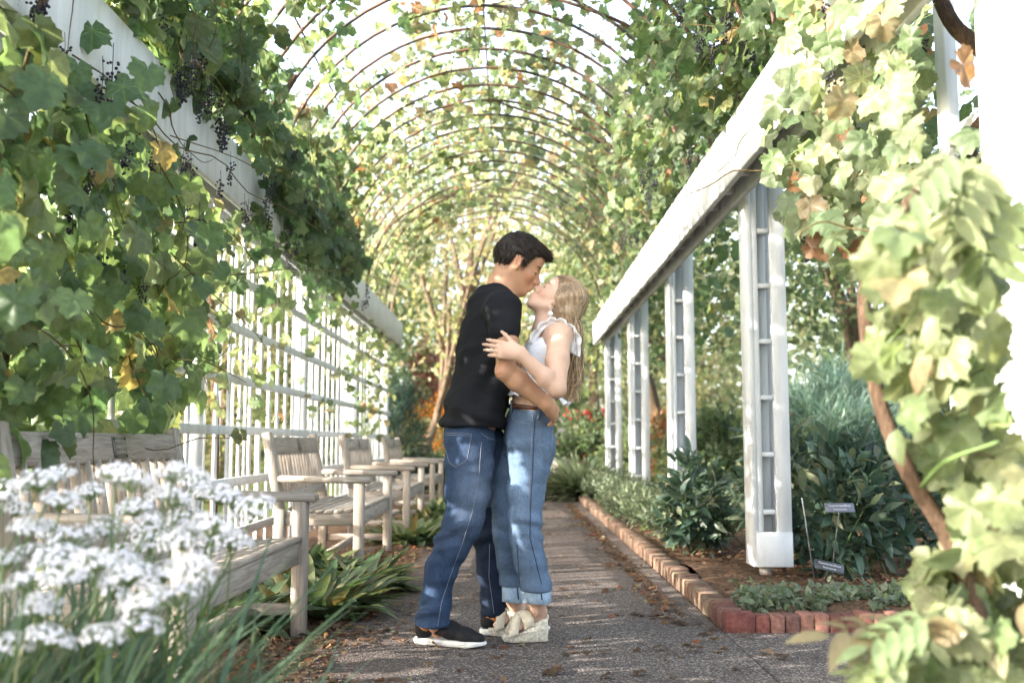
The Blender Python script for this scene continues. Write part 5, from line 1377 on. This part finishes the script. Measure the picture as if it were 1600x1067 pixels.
# shoes
def sneaker(heel, toe, zoff, name):
    h, t = np.array(heel), np.array(toe); d = norm(t - h); s = np.array([-d[1], d[0], 0]); u = np.array([0, 0, 1.0]); L = np.linalg.norm(t - h)
    q = lambda a, b, c: h + d * a * L + s * b + u * c
    F = Field(np.minimum(h, t) - .1, np.maximum(h, t) + np.array([.1, .1, .2]), 0.0035)
    F.chain([q(.12, 0, .075), q(.32, 0, .078), q(.5, 0, .062), q(.72, 0, .045), q(.90, 0, .036)], [.034, .034, .034, .030, .022], 0.02, (s, 1.2))
    F.cone(q(.10, 0, .05), q(.14, 0, .10), .034, .030, 0.02, (s, 1.05))
    F.put(lambda x, y, z: z - (h[2] + 0.020) + 0 * x + 0 * y, (h - .5), np.array([h[0] + .5, h[1] + .5, h[2] + .020]), 0.004, 's')
    V, Q = F.net(); up = obj(name, make_mesh(name, V, Q, True), SHOEBLK, man)
    F = Field(np.minimum(h, t) - .1, np.maximum(h, t) + np.array([.1, .1, .1]), 0.0035)
    F.chain([q(.09, 0, .016), q(.3, 0, .016), q(.55, 0, .016), q(.8, 0, .017), q(.92, 0, .02)], [.036, .031, .033, .036, .024], 0.02, (s, 1.15))
    F.put(lambda x, y, z: z - h[2] - 0.002 - 0.012 * np.clip(((x - h[0]) * d[0] + (y - h[1]) * d[1]) / L - .75, 0, 1) * 4 + 0 * x, h - .5, np.array([h[0] + .5, h[1] + .5, h[2] + .02]), 0.003, 's')
    top = lambda x, y, z: (h[2] + 0.027 - z) + 0 * x + 0 * y
    F.put(top, np.array([h[0] - .5, h[1] - .5, h[2] + .02]), h + .5, 0.003, 's')
    V, Q = F.net(); obj('sole', make_mesh('sole', V, Q, True), RUBBER, up)
    side = -1 if (s[1] > 0) else 1
    MB().tube([q(.02, .012 * side, .082), q(.07, .033 * side, .080), q(.17, .040 * side, .068), q(.22, .041 * side, .062)], [.006, .008, .008, .004], 6).build('heel_patch', TAN, up, smooth=True)
    for i in range(4):
        f = .40 + i * .075
        MB().tube([q(f, -.022, .094 - i * .009), q(f + .02, 0, .101 - i * .0095), q(f + .01, .022, .094 - i * .009)], .0022, 5).build('lace', SHOEBLK, up, smooth=True)
    return up
g0, g1 = G(651, 1004, Z0), G(760, 1013, Z0)
sneaker(tuple(g0), tuple(g1), 0, 'shoe')
g0, g1 = G(752, 991, Z0), G(860, 987, Z0)
sneaker(tuple(g0), tuple(g1), 0, 'shoe')

# ======== the woman
YW = 4.30
woman = thing('person', 'woman with long wavy blond hair, white ruffled top and cuffed jeans', 'person', (W(822, 985, YW).x, YW, Z0))
skinW = (0.56, 0.36, 0.265)
B_ = Field((-0.27, 3.80, -0.02), (0.42, 4.75, 1.66), 0.0034)
ph = math.radians(52)
CW = P(872, 470, 4.305)
hfw = np.array([-math.cos(ph), 0.04, math.sin(ph)])
pW, locW, RW = head(B_, CW, hfw, (math.sin(ph), 0, math.cos(ph)), 0.93, True)
# shift so that the lips meet
ws = np.array([0.04, -1.0, 0])
B_.cone(pW(-.030, -.045), P(853, 516), .044, .048, 0.025)
B_.cone(pW(.0, -.07), P(846, 518), .038, .042, 0.025)
lat = (ws, 1.62)
B_.chain([P(856, 528), P(852, 550), P(840, 600), P(829, 632), P(826, 670), P(824, 700)], [.060, .076, .074, .076, .088, .092], 0.03, lat)
B_.cone(P(858, 522), P(874, 524, 4.15), .044, .050, 0.03); B_.cone(P(858, 522), P(862, 526, 4.46), .044, .050, 0.03)
B_.ell(P(838, 556, 4.23), (.05, .055, .055), None, 0.03); B_.ell(P(836, 556, 4.37), (.05, .055, .055), None, 0.03)
B_.chain([P(828, 700, 4.22), P(820, 830, 4.22), P(838, 930, 4.23), P(840, 950, 4.26)], [.080, .055, .038, .034], 0.02)
B_.chain([P(812, 700, 4.39), P(796, 830, 4.36), P(802, 930, 4.37), P(806, 950, 4.40)], [.078, .053, .038, .034], 0.02)
shW, elW, wrW = P(874, 526, 4.14), P(870, 607, 3.955), P(813, 553, 3.93)
B_.chain([P(862, 522), shW, P(871, 565, 4.03), elW], [.045, .052, .047, .036], 0.02)
B_.chain([elW, elW * .68 + wrW * .32, wrW], [.036, .037, .0235], 0.015)
hand(B_, wrW + np.array([-.004, 0, 0.002]), (-0.98, 0.04, 0.20), (-0.05, 1.0, -0.02), (0.2, 0, 1), 0.92, 0.34, 0.05, fr=0.0080)
shF, elF, wrF = P(864, 526, 4.46), P(800, 580, 4.66), P(745, 571, 4.62)
B_.chain([shF, elF], [.05, .038], 0.02); B_.chain([elF, wrF], [.038, .025], 0.015)
hand(B_, wrF, (-0.93, -0.36, 0.02), (0.3, -0.9, 0), (0, 0, 1), 0.92, 0.35)
# feet on the wedges
def wfoot(ank, heel, toe):
    a, h, t = (np.array(v) for v in (ank, heel, toe))
    B_.cone(a, h + np.array([0, 0, .012]), .030, .022, 0.02); b = h * .35 + t * .65
    B_.chain([a - np.array([0, 0, .02]), b + np.array([0, 0, .012])], [.028, .020], 0.02); B_.cone(h, b, .020, .018, 0.02)
    d = norm(t - h); s = norm(np.array([-d[1], d[0], 0]))
    for i, (o_, L) in enumerate(((.020, .046), (.008, .044), (-.003, .039), (-.013, .033), (-.022, .026))):
        B_.cone(b + s * o_, b + s * o_ * 1.25 + norm(np.array([d[0], d[1], 0])) * L - np.array([0, 0, .012]), .0115 if i == 0 else .009, .009 if i == 0 else .007, 0.006)
nh, nt = G(853, 1001, Z0), G(787, 1003, Z0); fh, ft = G(830, 991, Z0), G(765, 993, Z0)
Z = lambda g, z: np.array((g.x, g.y, z + Z0))
wfoot(P(840, 950, nh.y), Z(nh, .115) + np.array([-.02, 0, 0]), Z(nt, .034) + np.array([.012, 0, 0]))
wfoot(P(806, 950, fh.y), Z(fh, .115) + np.array([-.02, 0, 0]), Z(ft, .034) + np.array([.012, 0, 0]))
V, Q = B_.net(); V = smooth_np(V, Q, 1, 0.35)
T = face_tint(V, locW, skinW, (0.50, 0.19, 0.17), (0.11, 0.07, 0.045), (0.05, 0.03, 0.02))
bodyW = skin_obj('body', V, Q, SKIN, woman, T)
del B_

# blouse
S_ = Field((-0.02, 3.98, 0.98), (0.30, 4.62, 1.46), 0.004)
S_.chain([P(856, 532), P(852, 550), P(840, 600), P(829, 618)], [.066, .083, .082, .085], 0.03, lat)
S_.ell(P(837, 556, 4.23), (.057, .062, .062), None, 0.03); S_.ell(P(835, 556, 4.37), (.057, .062, .062), None, 0.03)
zt, zb = P(850, 531)[2], P(829, 612)[2]
S_.put(lambda x, y, z: (zt + 0.0 * x - z) + 0 * y, (-.1, 3.9, zt), (.4, 4.7, zt + .1), 0.004, 's')
S_.put(lambda x, y, z: (z - zb - 0.10 * (x - P(829, 612)[0]) * -1) + 0 * y, (-.1, 3.9, zb - .15), (.4, 4.7, zb + .03), 0.004, 's')
V, Q = S_.net(); V = smooth_np(V, Q, 1, .4)
V = folds(V, Q, lambda v: 0.003 * nz3(v, (30, 30, 14), 2) + 0.004 * nz3(v, (10, 10, 8), 7))
wt = np.array([0.80, 0.81, 0.84, 1])
blouse = skin_obj('blouse', V, Q, BLOUSE, woman, np.repeat(wt[None], len(V), 0))
def ruffle(name, inner, dirs, width, waves, amp, parent, rows=5):
    """gathered strip: inner edge, outward directions"""
    I = spline(inner, 90); D = norm(spline(dirs, 90)); t = np.gradient(I, axis=0); t = norm(t); b = np.cross(t, D); V = []
    for r_ in range(rows):
        f = r_ / (rows - 1)
        V.append(I + D * width * f + b * (amp * f * np.sin(np.linspace(0, waves * 2 * math.pi, 90)))[:, None] + t * (amp * .6 * f * np.cos(np.linspace(0, waves * 2 * math.pi, 90)))[:, None])
    V = np.concatenate(V); Qs = [(r_ * 90 + i, r_ * 90 + i + 1, (r_ + 1) * 90 + i + 1, (r_ + 1) * 90 + i) for r_ in range(rows - 1) for i in range(89)]
    o = obj(name, make_mesh(name, V, np.array(Qs), True, np.repeat(wt[None], len(V), 0)), BLOUSE, parent)
    sm = o.modifiers.new('cloth', 'SOLIDIFY'); sm.thickness = 0.002
    return o
def strap(yy, sg):
    a = [P(836, 540, yy), P(846, 522, yy - sg * .0), P(862, 510, yy + sg * .01), P(880, 514, yy + sg * .01), P(890, 530, yy + sg * .0), P(889, 552, yy - sg * .01)]
    lift = [np.array([-.012, -.006 * sg * -1, .004]), np.array([-.006, 0, .012]), np.array([0, 0, .014]), np.array([.004, 0, .012]), np.array([.012, 0, .004]), np.array([.012, 0, 0])]
    a = [q + l for q, l in zip(a, lift)]
    MB().tube(spline(a, 30), 0.009, 8).build('strap', BLOUSE_W, blouse, smooth=True)
    ruffle('ruffle', a, [np.array([-.5, -.6 * sg, .1]), np.array([-.3, -.9 * sg, .4]), np.array([0, -1 * sg, .45]), np.array([.3, -.9 * sg, .3]), np.array([.75, -.5 * sg, 0.1]), np.array([.8, -.4 * sg, -.3])], 0.038, 7, 0.007, blouse)
BLOUSE_W = m_plain('white_cotton_band', (0.80, 0.81, 0.84), 0.85, 0.15, var=0.06)
strap(4.185, 1); strap(4.42, -1)
# hem ruffle all round the waist
cx = P(829, 612); aa = np.linspace(0, 2 * math.pi, 17)
ring = [cx + np.array([.088 * math.cos(a), .137 * math.sin(a) , 0.008 - 0.10 * (.088 * math.cos(a)) ]) for a in aa]
ruffle('hem_ruffle', ring, [np.array([.55 * math.cos(a), .7 * math.sin(a), -1]) for a in aa], 0.042, 17, 0.008, blouse)
# the tail of the blouse standing out behind
tl_ = [P(868, 616, 4.18), P(874, 617, 4.22), P(876, 618, 4.28), P(876, 618, 4.36)]
ruffle('hem_ruffle', tl_, [np.array([.55, -.3, -.8]), np.array([.6, -.2, -.8]), np.array([.7, 0, -.7]), np.array([.6, .2, -.8])], 0.055, 3, 0.010, blouse)

# jeans
J_ = Field((-0.14, 3.98, 0.10), (0.30, 4.62, 1.08), 0.0045)
J_.chain([P(827, 641), P(826, 665), P(825, 690)], [.083, .098, .104], 0.025, (ws, 1.52))
J_.ell(P(840, 700, 4.22), (.075, .085, .09), None, 0.03); J_.ell(P(837, 700, 4.38), (.075, .085, .09), None, 0.03)
leg(J_, [(827, 695, 4.22, 70), (826, 730, 4.21, 60), (822, 770, 4.21, 54), (820, 810, 4.21, 49), (821, 840, 4.21, 47), (828, 875, 4.215, 46), (837, 915, 4.22, 44), (838.5, 926, 4.22, 45)])
leg(J_, [(815, 695, 4.38, 66), (800, 740, 4.37, 60), (795, 790, 4.36, 54), (794, 830, 4.35, 47), (797, 873, 4.36, 41), (801, 914, 4.37, 37), (803, 930, 4.37, 37)])
zc = P(827, 632)[2]
J_.put(lambda x, y, z: (zc - 0.12 * (x - P(827, 632)[0]) - z) + 0 * y, (-.2, 3.9, zc - .02), (.4, 4.7, zc + .1), 0.004, 's')
zh = P(838, 922, 4.22)[2]; J_.put(lambda x, y, z: z - zh + 0 * x + 0 * y, (-.3, 3.9, 0), (.4, 4.7, zh), 0.004, 's')
V, Q = J_.net(); V = smooth_np(V, Q, 1, .4)
def wfold(v):
    x, y, _ = px_of(v); d = 0.005 * nz3(v, (9, 9, 14), 15) + 0.003 * nz3(v + .3 * v[:, [2, 0, 1]], (10, 10, 34), 18)
    gate = np.clip(0.3 + 1.3 * nz3(v, (8, 8, 8), 33), 0, 1)
    for c, w, a in ((828, 20, .008), (697, 12, .005), (745, 12, .005), (885, 14, .003)): d += gate * a * np.sin((y - 0.4 * x) / 4.4 + 2 * nz3(v, (8, 8, 8), c)) * np.exp(-((y - c) / w) ** 2)
    return d
V = folds(V, Q, wfold)
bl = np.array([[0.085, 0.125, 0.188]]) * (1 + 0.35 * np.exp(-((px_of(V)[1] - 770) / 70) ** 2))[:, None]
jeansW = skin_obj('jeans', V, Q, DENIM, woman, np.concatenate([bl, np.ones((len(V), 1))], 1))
def cuff(x, yt, yb, Y, rpx, tilt):
    t_, b_ = P(x, yt, Y), P(x + tilt, yb, Y); pr = [(0, 1.0), (.03, 1.07), (.5, 1.08), (1.0, 1.1), (1.02, 1.04), (.9, 1.0)]
    V = []; a = np.linspace(0, 2 * math.pi, 33)[:-1]
    for f, s in pr:
        c = t_ + (b_ - t_) * f; V.append(c + np.stack([np.cos(a) * rpx * PX * s, np.sin(a) * rpx * PX * s, 0.003 * np.sin(2 * a)], 1))
    V = np.concatenate(V); Qs = [(r_ * 32 + i, r_ * 32 + (i + 1) % 32, (r_ + 1) * 32 + (i + 1) % 32, (r_ + 1) * 32 + i) for r_ in range(len(pr) - 1) for i in range(32)]
    c = obj('cuff', make_mesh('cuff', V, np.array(Qs), True, np.repeat(np.array([[0.27, 0.36, 0.46, 1]]), len(V), 0)), DENIM, jeansW)
    bc = bvh_of2(c)
    stitch(bc, [(x + tilt + rpx * .3, yt + 3), (x + tilt + rpx * .42, yb - 3)], 'cuff_seam', c, STITCHD, 0.003)
    stitch(bc, [(x - rpx * .9, yt + 1.5), (x, yt + 2.5), (x + rpx * .9, yt + 1)], 'cuff_hem', c, STITCHD, 0.0011)
def bvh_of2(o): return BVHTree.FromPolygons([v.co.copy() for v in o.data.vertices], [tuple(p.vertices) for p in o.data.polygons])
cuff(838, 913, 940, 4.22, 21.0, 0); cuff(802, 912, 939, 4.37, 17.0, 1)
bJ = bvh_of2(jeansW)
stitch(bJ, [(836, 648), (834, 690), (832, 740), (829, 790), (828, 840), (838, 880), (846, 912)], 'side_seam', jeansW, STITCHD, 0.0022)
stitch(bJ, [(832, 648), (830, 700), (827, 760), (824, 820)], 'side_seam', jeansW, STITCH, 0.001)
stitch(bJ, [(800, 645), (801, 655), (810, 660), (830, 662)], 'front_pocket', jeansW, STITCH, 0.0010)
stitch(bJ, [(843, 662), (863, 668), (862, 706), (852, 718), (844, 704), (843, 662)], 'back_pocket', jeansW, STITCH, 0.0010)
stitch(bJ, [(808, 850), (810, 880), (812, 912)], 'inner_seam', jeansW, STITCHD, 0.0018)
c0 = P(827, 634); a = np.linspace(0, 2 * math.pi, 49)
MB().tube([c0 + np.array([.0865 * math.cos(t), .131 * math.sin(t), -.012 - .12 * .0865 * math.cos(t)]) for t in a], 0.0105, 8, False).build('belt', LEATHER, woman, smooth=True)
for x_, y0_, y1_ in ((799, 626, 648), (842, 632, 656)):
    p0, p1 = P(x_, y0_, 4.1), P(x_ - 1, y1_, 4.1); d = (W(x_, y0_, 4.1) - W(x_, y0_, 3.1)).normalized(); h = bJ.ray_cast(W(x_, y1_, 3.7), d)
    yy = h[0].y if h[0] is not None else 4.2
    MB().tube([P(x_, y0_, yy - .004), P(x_, (y0_ + y1_) / 2, yy - .016), P(x_ - 1, y1_, yy - .002)], .005, 6).build('belt_loop', STITCHB, jeansW, smooth=True) if 'STITCHB' in globals() else None

# wedge sandals
def wedge(heel, toe):
    h, t = np.array(heel), np.array(toe); d = t - h; L = np.linalg.norm(d); d /= L; s = np.array([-d[1], d[0], 0])
    prof = [(-.02, .098), (.15, .092), (.35, .070), (.6, .040), (.85, .032), (1.02, .034), (1.05, .020), (1.0, .006), (.8, .002), (.4, .002), (.0, .002), (-.02, .006), (-.035, .05)]
    wd = lambda a: 0.026 + 0.012 * math.sin(min(max(a, 0), 1) * 2.6) - 0.012 * max(0, a - .9) * 5
    V, n = [], len(prof)
    fr_ = (-1, -.9, .9, 1)
    for f, in_ in zip(fr_, (.0, 1, 1, .0)):
        for a, z in prof:
            zz = z if in_ else z * .96 + .002
            V.append(h + d * a * L * (1 if in_ else .985) + s * wd(a) * f + np.array([0, 0, zz]))
    Qs = [(r_ * n + i, r_ * n + (i + 1) % n, (r_ + 1) * n + (i + 1) % n, (r_ + 1) * n + i) for r_ in range(3) for i in range(n)]
    me = make_mesh('wedge', np.array(V), [np.array(Qs), np.array([list(range(n))[::-1], [3 * n + i for i in range(n)]])])
    bm = bmesh.new(); bm.from_mesh(me); bmesh.ops.recalc_face_normals(bm, faces=bm.faces); bm.to_mesh(me); bm.free()
    w = obj('sandal', me, JUTE, woman)
    q = lambda a, b, c: h + d * a * L + s * b + np.array([0, 0, c])
    def band(p):
        I = spline(p, 26); D = norm(np.gradient(I, axis=0)); wv = norm(np.cross(D, np.array([0, 0, 1.0]) + s * 0)); wv = norm(d * 1.0 + np.array([0, 0, -.35]))
        V = np.concatenate([I - wv * .023, I, I + wv * .023]); V[26:52] += np.array([0, 0, .003])
        Qs = [(r_ * 26 + i, r_ * 26 + i + 1, (r_ + 1) * 26 + i + 1, (r_ + 1) * 26 + i) for r_ in range(2) for i in range(25)]
        o = obj('strap', make_mesh('strap', V, np.array(Qs), True), STRAW, w); sm = o.modifiers.new('t', 'SOLIDIFY'); sm.thickness = 0.004; sm.offset = 1
    band([q(.42, -.036, .060), q(.48, -.041, .095), q(.58, -.012, .126), q(.72, .022, .095), q(.80, .038, .045), q(.80, .039, .03)])
    band([q(.86, -.040, .03), q(.82, -.040, .045), q(.70, -.026, .095), q(.56, .012, .126), q(.46, .041, .095), q(.42, .036, .060)])
    MB().tube([q(-.02, -.022, .094), q(-.045, 0, .106), q(-.02, .022, .094)], .005, 6).build('heel_lip', STRAW, w, smooth=True)
wedge(tuple(nh), tuple(nt)); wedge(tuple(fh), tuple(ft))

# jewellery
e0 = pW(.0, -.046, .078); e0 = e0 if e0[1] < CW[1] else pW(.0, -.046, -.078)
e0 = np.array(W(860, 488, e0[1] - 0.004))
er = thing_ring = MB().tube([e0 + np.array([.004 * math.cos(t), 0, .012 + .010 * math.sin(t)]) for t in np.linspace(0, 6.28, 16)], .0011, 5, False).build('earring', SILVER, woman, smooth=True)
MB().tube([e0 + np.array([0, -.0015, -.006]), e0 + np.array([0, .0015, -.006])], .0115, 20).build('earring_disc', SHELL, er, smooth=False)
rp = wrW + np.array([-.108, -.006, .012])
rg = MB().tube([rp + np.array([.002 * math.sin(t), .0095 * math.cos(t), .0095 * math.sin(t)]) for t in np.linspace(0, 6.28, 18)], .0012, 5, False).build('ring', SILVER, woman, smooth=True)
MB().box(rp + np.array([0, -.0115, 0]), (.005, .004, .005), .001).build('stone', SHELL, rg)

# her hair: a cap and long wavy locks
H_ = Field(np.array(CW) - np.array([0.17, 0.17, 0.52]), np.array(CW) + 0.17, 0.004)
HLW = [(-.14, -.115), (-.03, -.11), (-.018, -.045), (.006, -.02), (.024, .0), (.040, .030), (.055, .050), (.080, .066), (.13, .075)]
hair_cap(H_, pW, RW, 0.95, HLW, [((-.06, -.03, 0), (.055, .07, .066))])
H_.chain([pW(-.05, .02), P(889, 492, 4.29), P(893, 525, 4.28), P(892, 560, 4.28), P(890, 592, 4.28), P(888, 612, 4.28)], [.06, .036, .032, .034, .026, .012], 0.04, ((0, 1, 0), 1.7))
V, Q = H_.net()
def wav(v):
    b = np.clip((1.44 - v[:, 2]) / 0.25, 0, 1)
    return 0.0035 * nz3(v, (70, 70, 9), 3) + b * 0.007 * np.sin(v[:, 2] * 75 + 4 * nz3(v, (20, 20, 3), 9))
V = folds(V, Q, wav)
g = nz3(V, (90, 90, 9), 4)[:, None]
hc = np.array([[0.27, 0.185, 0.11]]) * (1 + 0.7 * g) * (1 + 0.6 * np.clip((1.44 - V[:, 2:3]) / 0.2, 0, 1))  # lower hair lightened toward blond to offset the locks' self-shadow
hW = skin_obj('hair', V, Q, HAIRB, woman, np.concatenate([hc, np.ones((len(V), 1))], 1))
Vs, Qs, Ts, off = [], [], [], 0
er_ = np.array((.108, .104, .086)) * .95
def onskull(f, u, l):                                   # push a head-space point out to the hair surface
    d = np.array([f + .014, u - .026, l]) / er_; d /= np.linalg.norm(d); d = d * er_ * rng.uniform(1.03, 1.085)
    return CW_ + RW @ (d / .95 * .95 + np.array([-.014, .026, 0]) * .95)
CW_ = np.array(CW)
hf_ = np.array(HLW)
for i in range(900):
    l = rng.uniform(-1, 1); th = rng.uniform(0, 1)
    if th < .6:                                          # from the parting and the hairline, combed back
        f0 = rng.uniform(.03, .075); u0 = np.interp(f0, hf_[:, 0], hf_[:, 1]) + .004; pts = [onskull(f0, u0 + .02, l * .05), onskull(.02, .10, l * .06), onskull(-.05, .075, l * .075), onskull(-.085, .02, l * .08)]
    else:
        f0 = rng.uniform(-.03, .03); u0 = np.interp(f0, hf_[:, 0], hf_[:, 1]) + rng.uniform(.01, .06); sg = np.sign(l); pts = [onskull(f0, u0, .075 * sg), onskull(f0 - .03, u0 - .01, .08 * sg), onskull(-.075, min(u0 - .05, .0), .06 * sg)]
    sp_ = rng.normal(0, 1); yy = 4.285 + rng.normal(0, .035) + .02 * np.sign(pts[-1][1] - 4.3)
    pts += [P(893 + sp_ * 5, 505, yy), P(895 + sp_ * 5, 535, yy), P(894 + sp_ * 6, 562, yy), P(893 + sp_ * 6 + rng.normal(0, 3), 590, yy + rng.normal(0, .012)), P(888 + sp_ * 5 + rng.normal(0, 5), rng.uniform(600, 630), yy + rng.normal(0, .02))]
    c = spline(pts, 34); t = np.linspace(0, 1, 34); amp = 0.010 * np.clip(t - .55, 0, 1) * 2.2; f0 = rng.integers(0, 6) + rng.normal(0, .25); fr_ = 26 + rng.normal(0, 1.5)
    c[:, 0] += amp * np.sin(t * fr_ + f0); c[:, 1] += amp * np.cos(t * fr_ + f0)
    r_ = np.interp(t, [0, .1, .7, 1], [.0006, .0019, .0026, .0006]) * rng.uniform(.7, 1.3)
    tv, tq, tt = tube_np(c, r_, 3, False); Vs.append(tv); Qs.append(tq + off); off += len(tv)
    s = rng.choice([0.6, 0.85, 1.05, 1.4, 1.9], p=[.2, .25, .25, .18, .12]) * rng.uniform(.9, 1.1)
    Ts.append(np.array([[0.31 * s, 0.215 * s, 0.128 * s, 1]]) * np.repeat(np.linspace(0.95, 1.45, 34), 3)[:, None])  # strand colour brightens to the tip, countering self-shadow
obj('locks', make_mesh('locks', np.concatenate(Vs), np.concatenate(Qs), True, np.concatenate(Ts)), HAIRB, hW, kind='stuff')

stand(man); stand(woman)
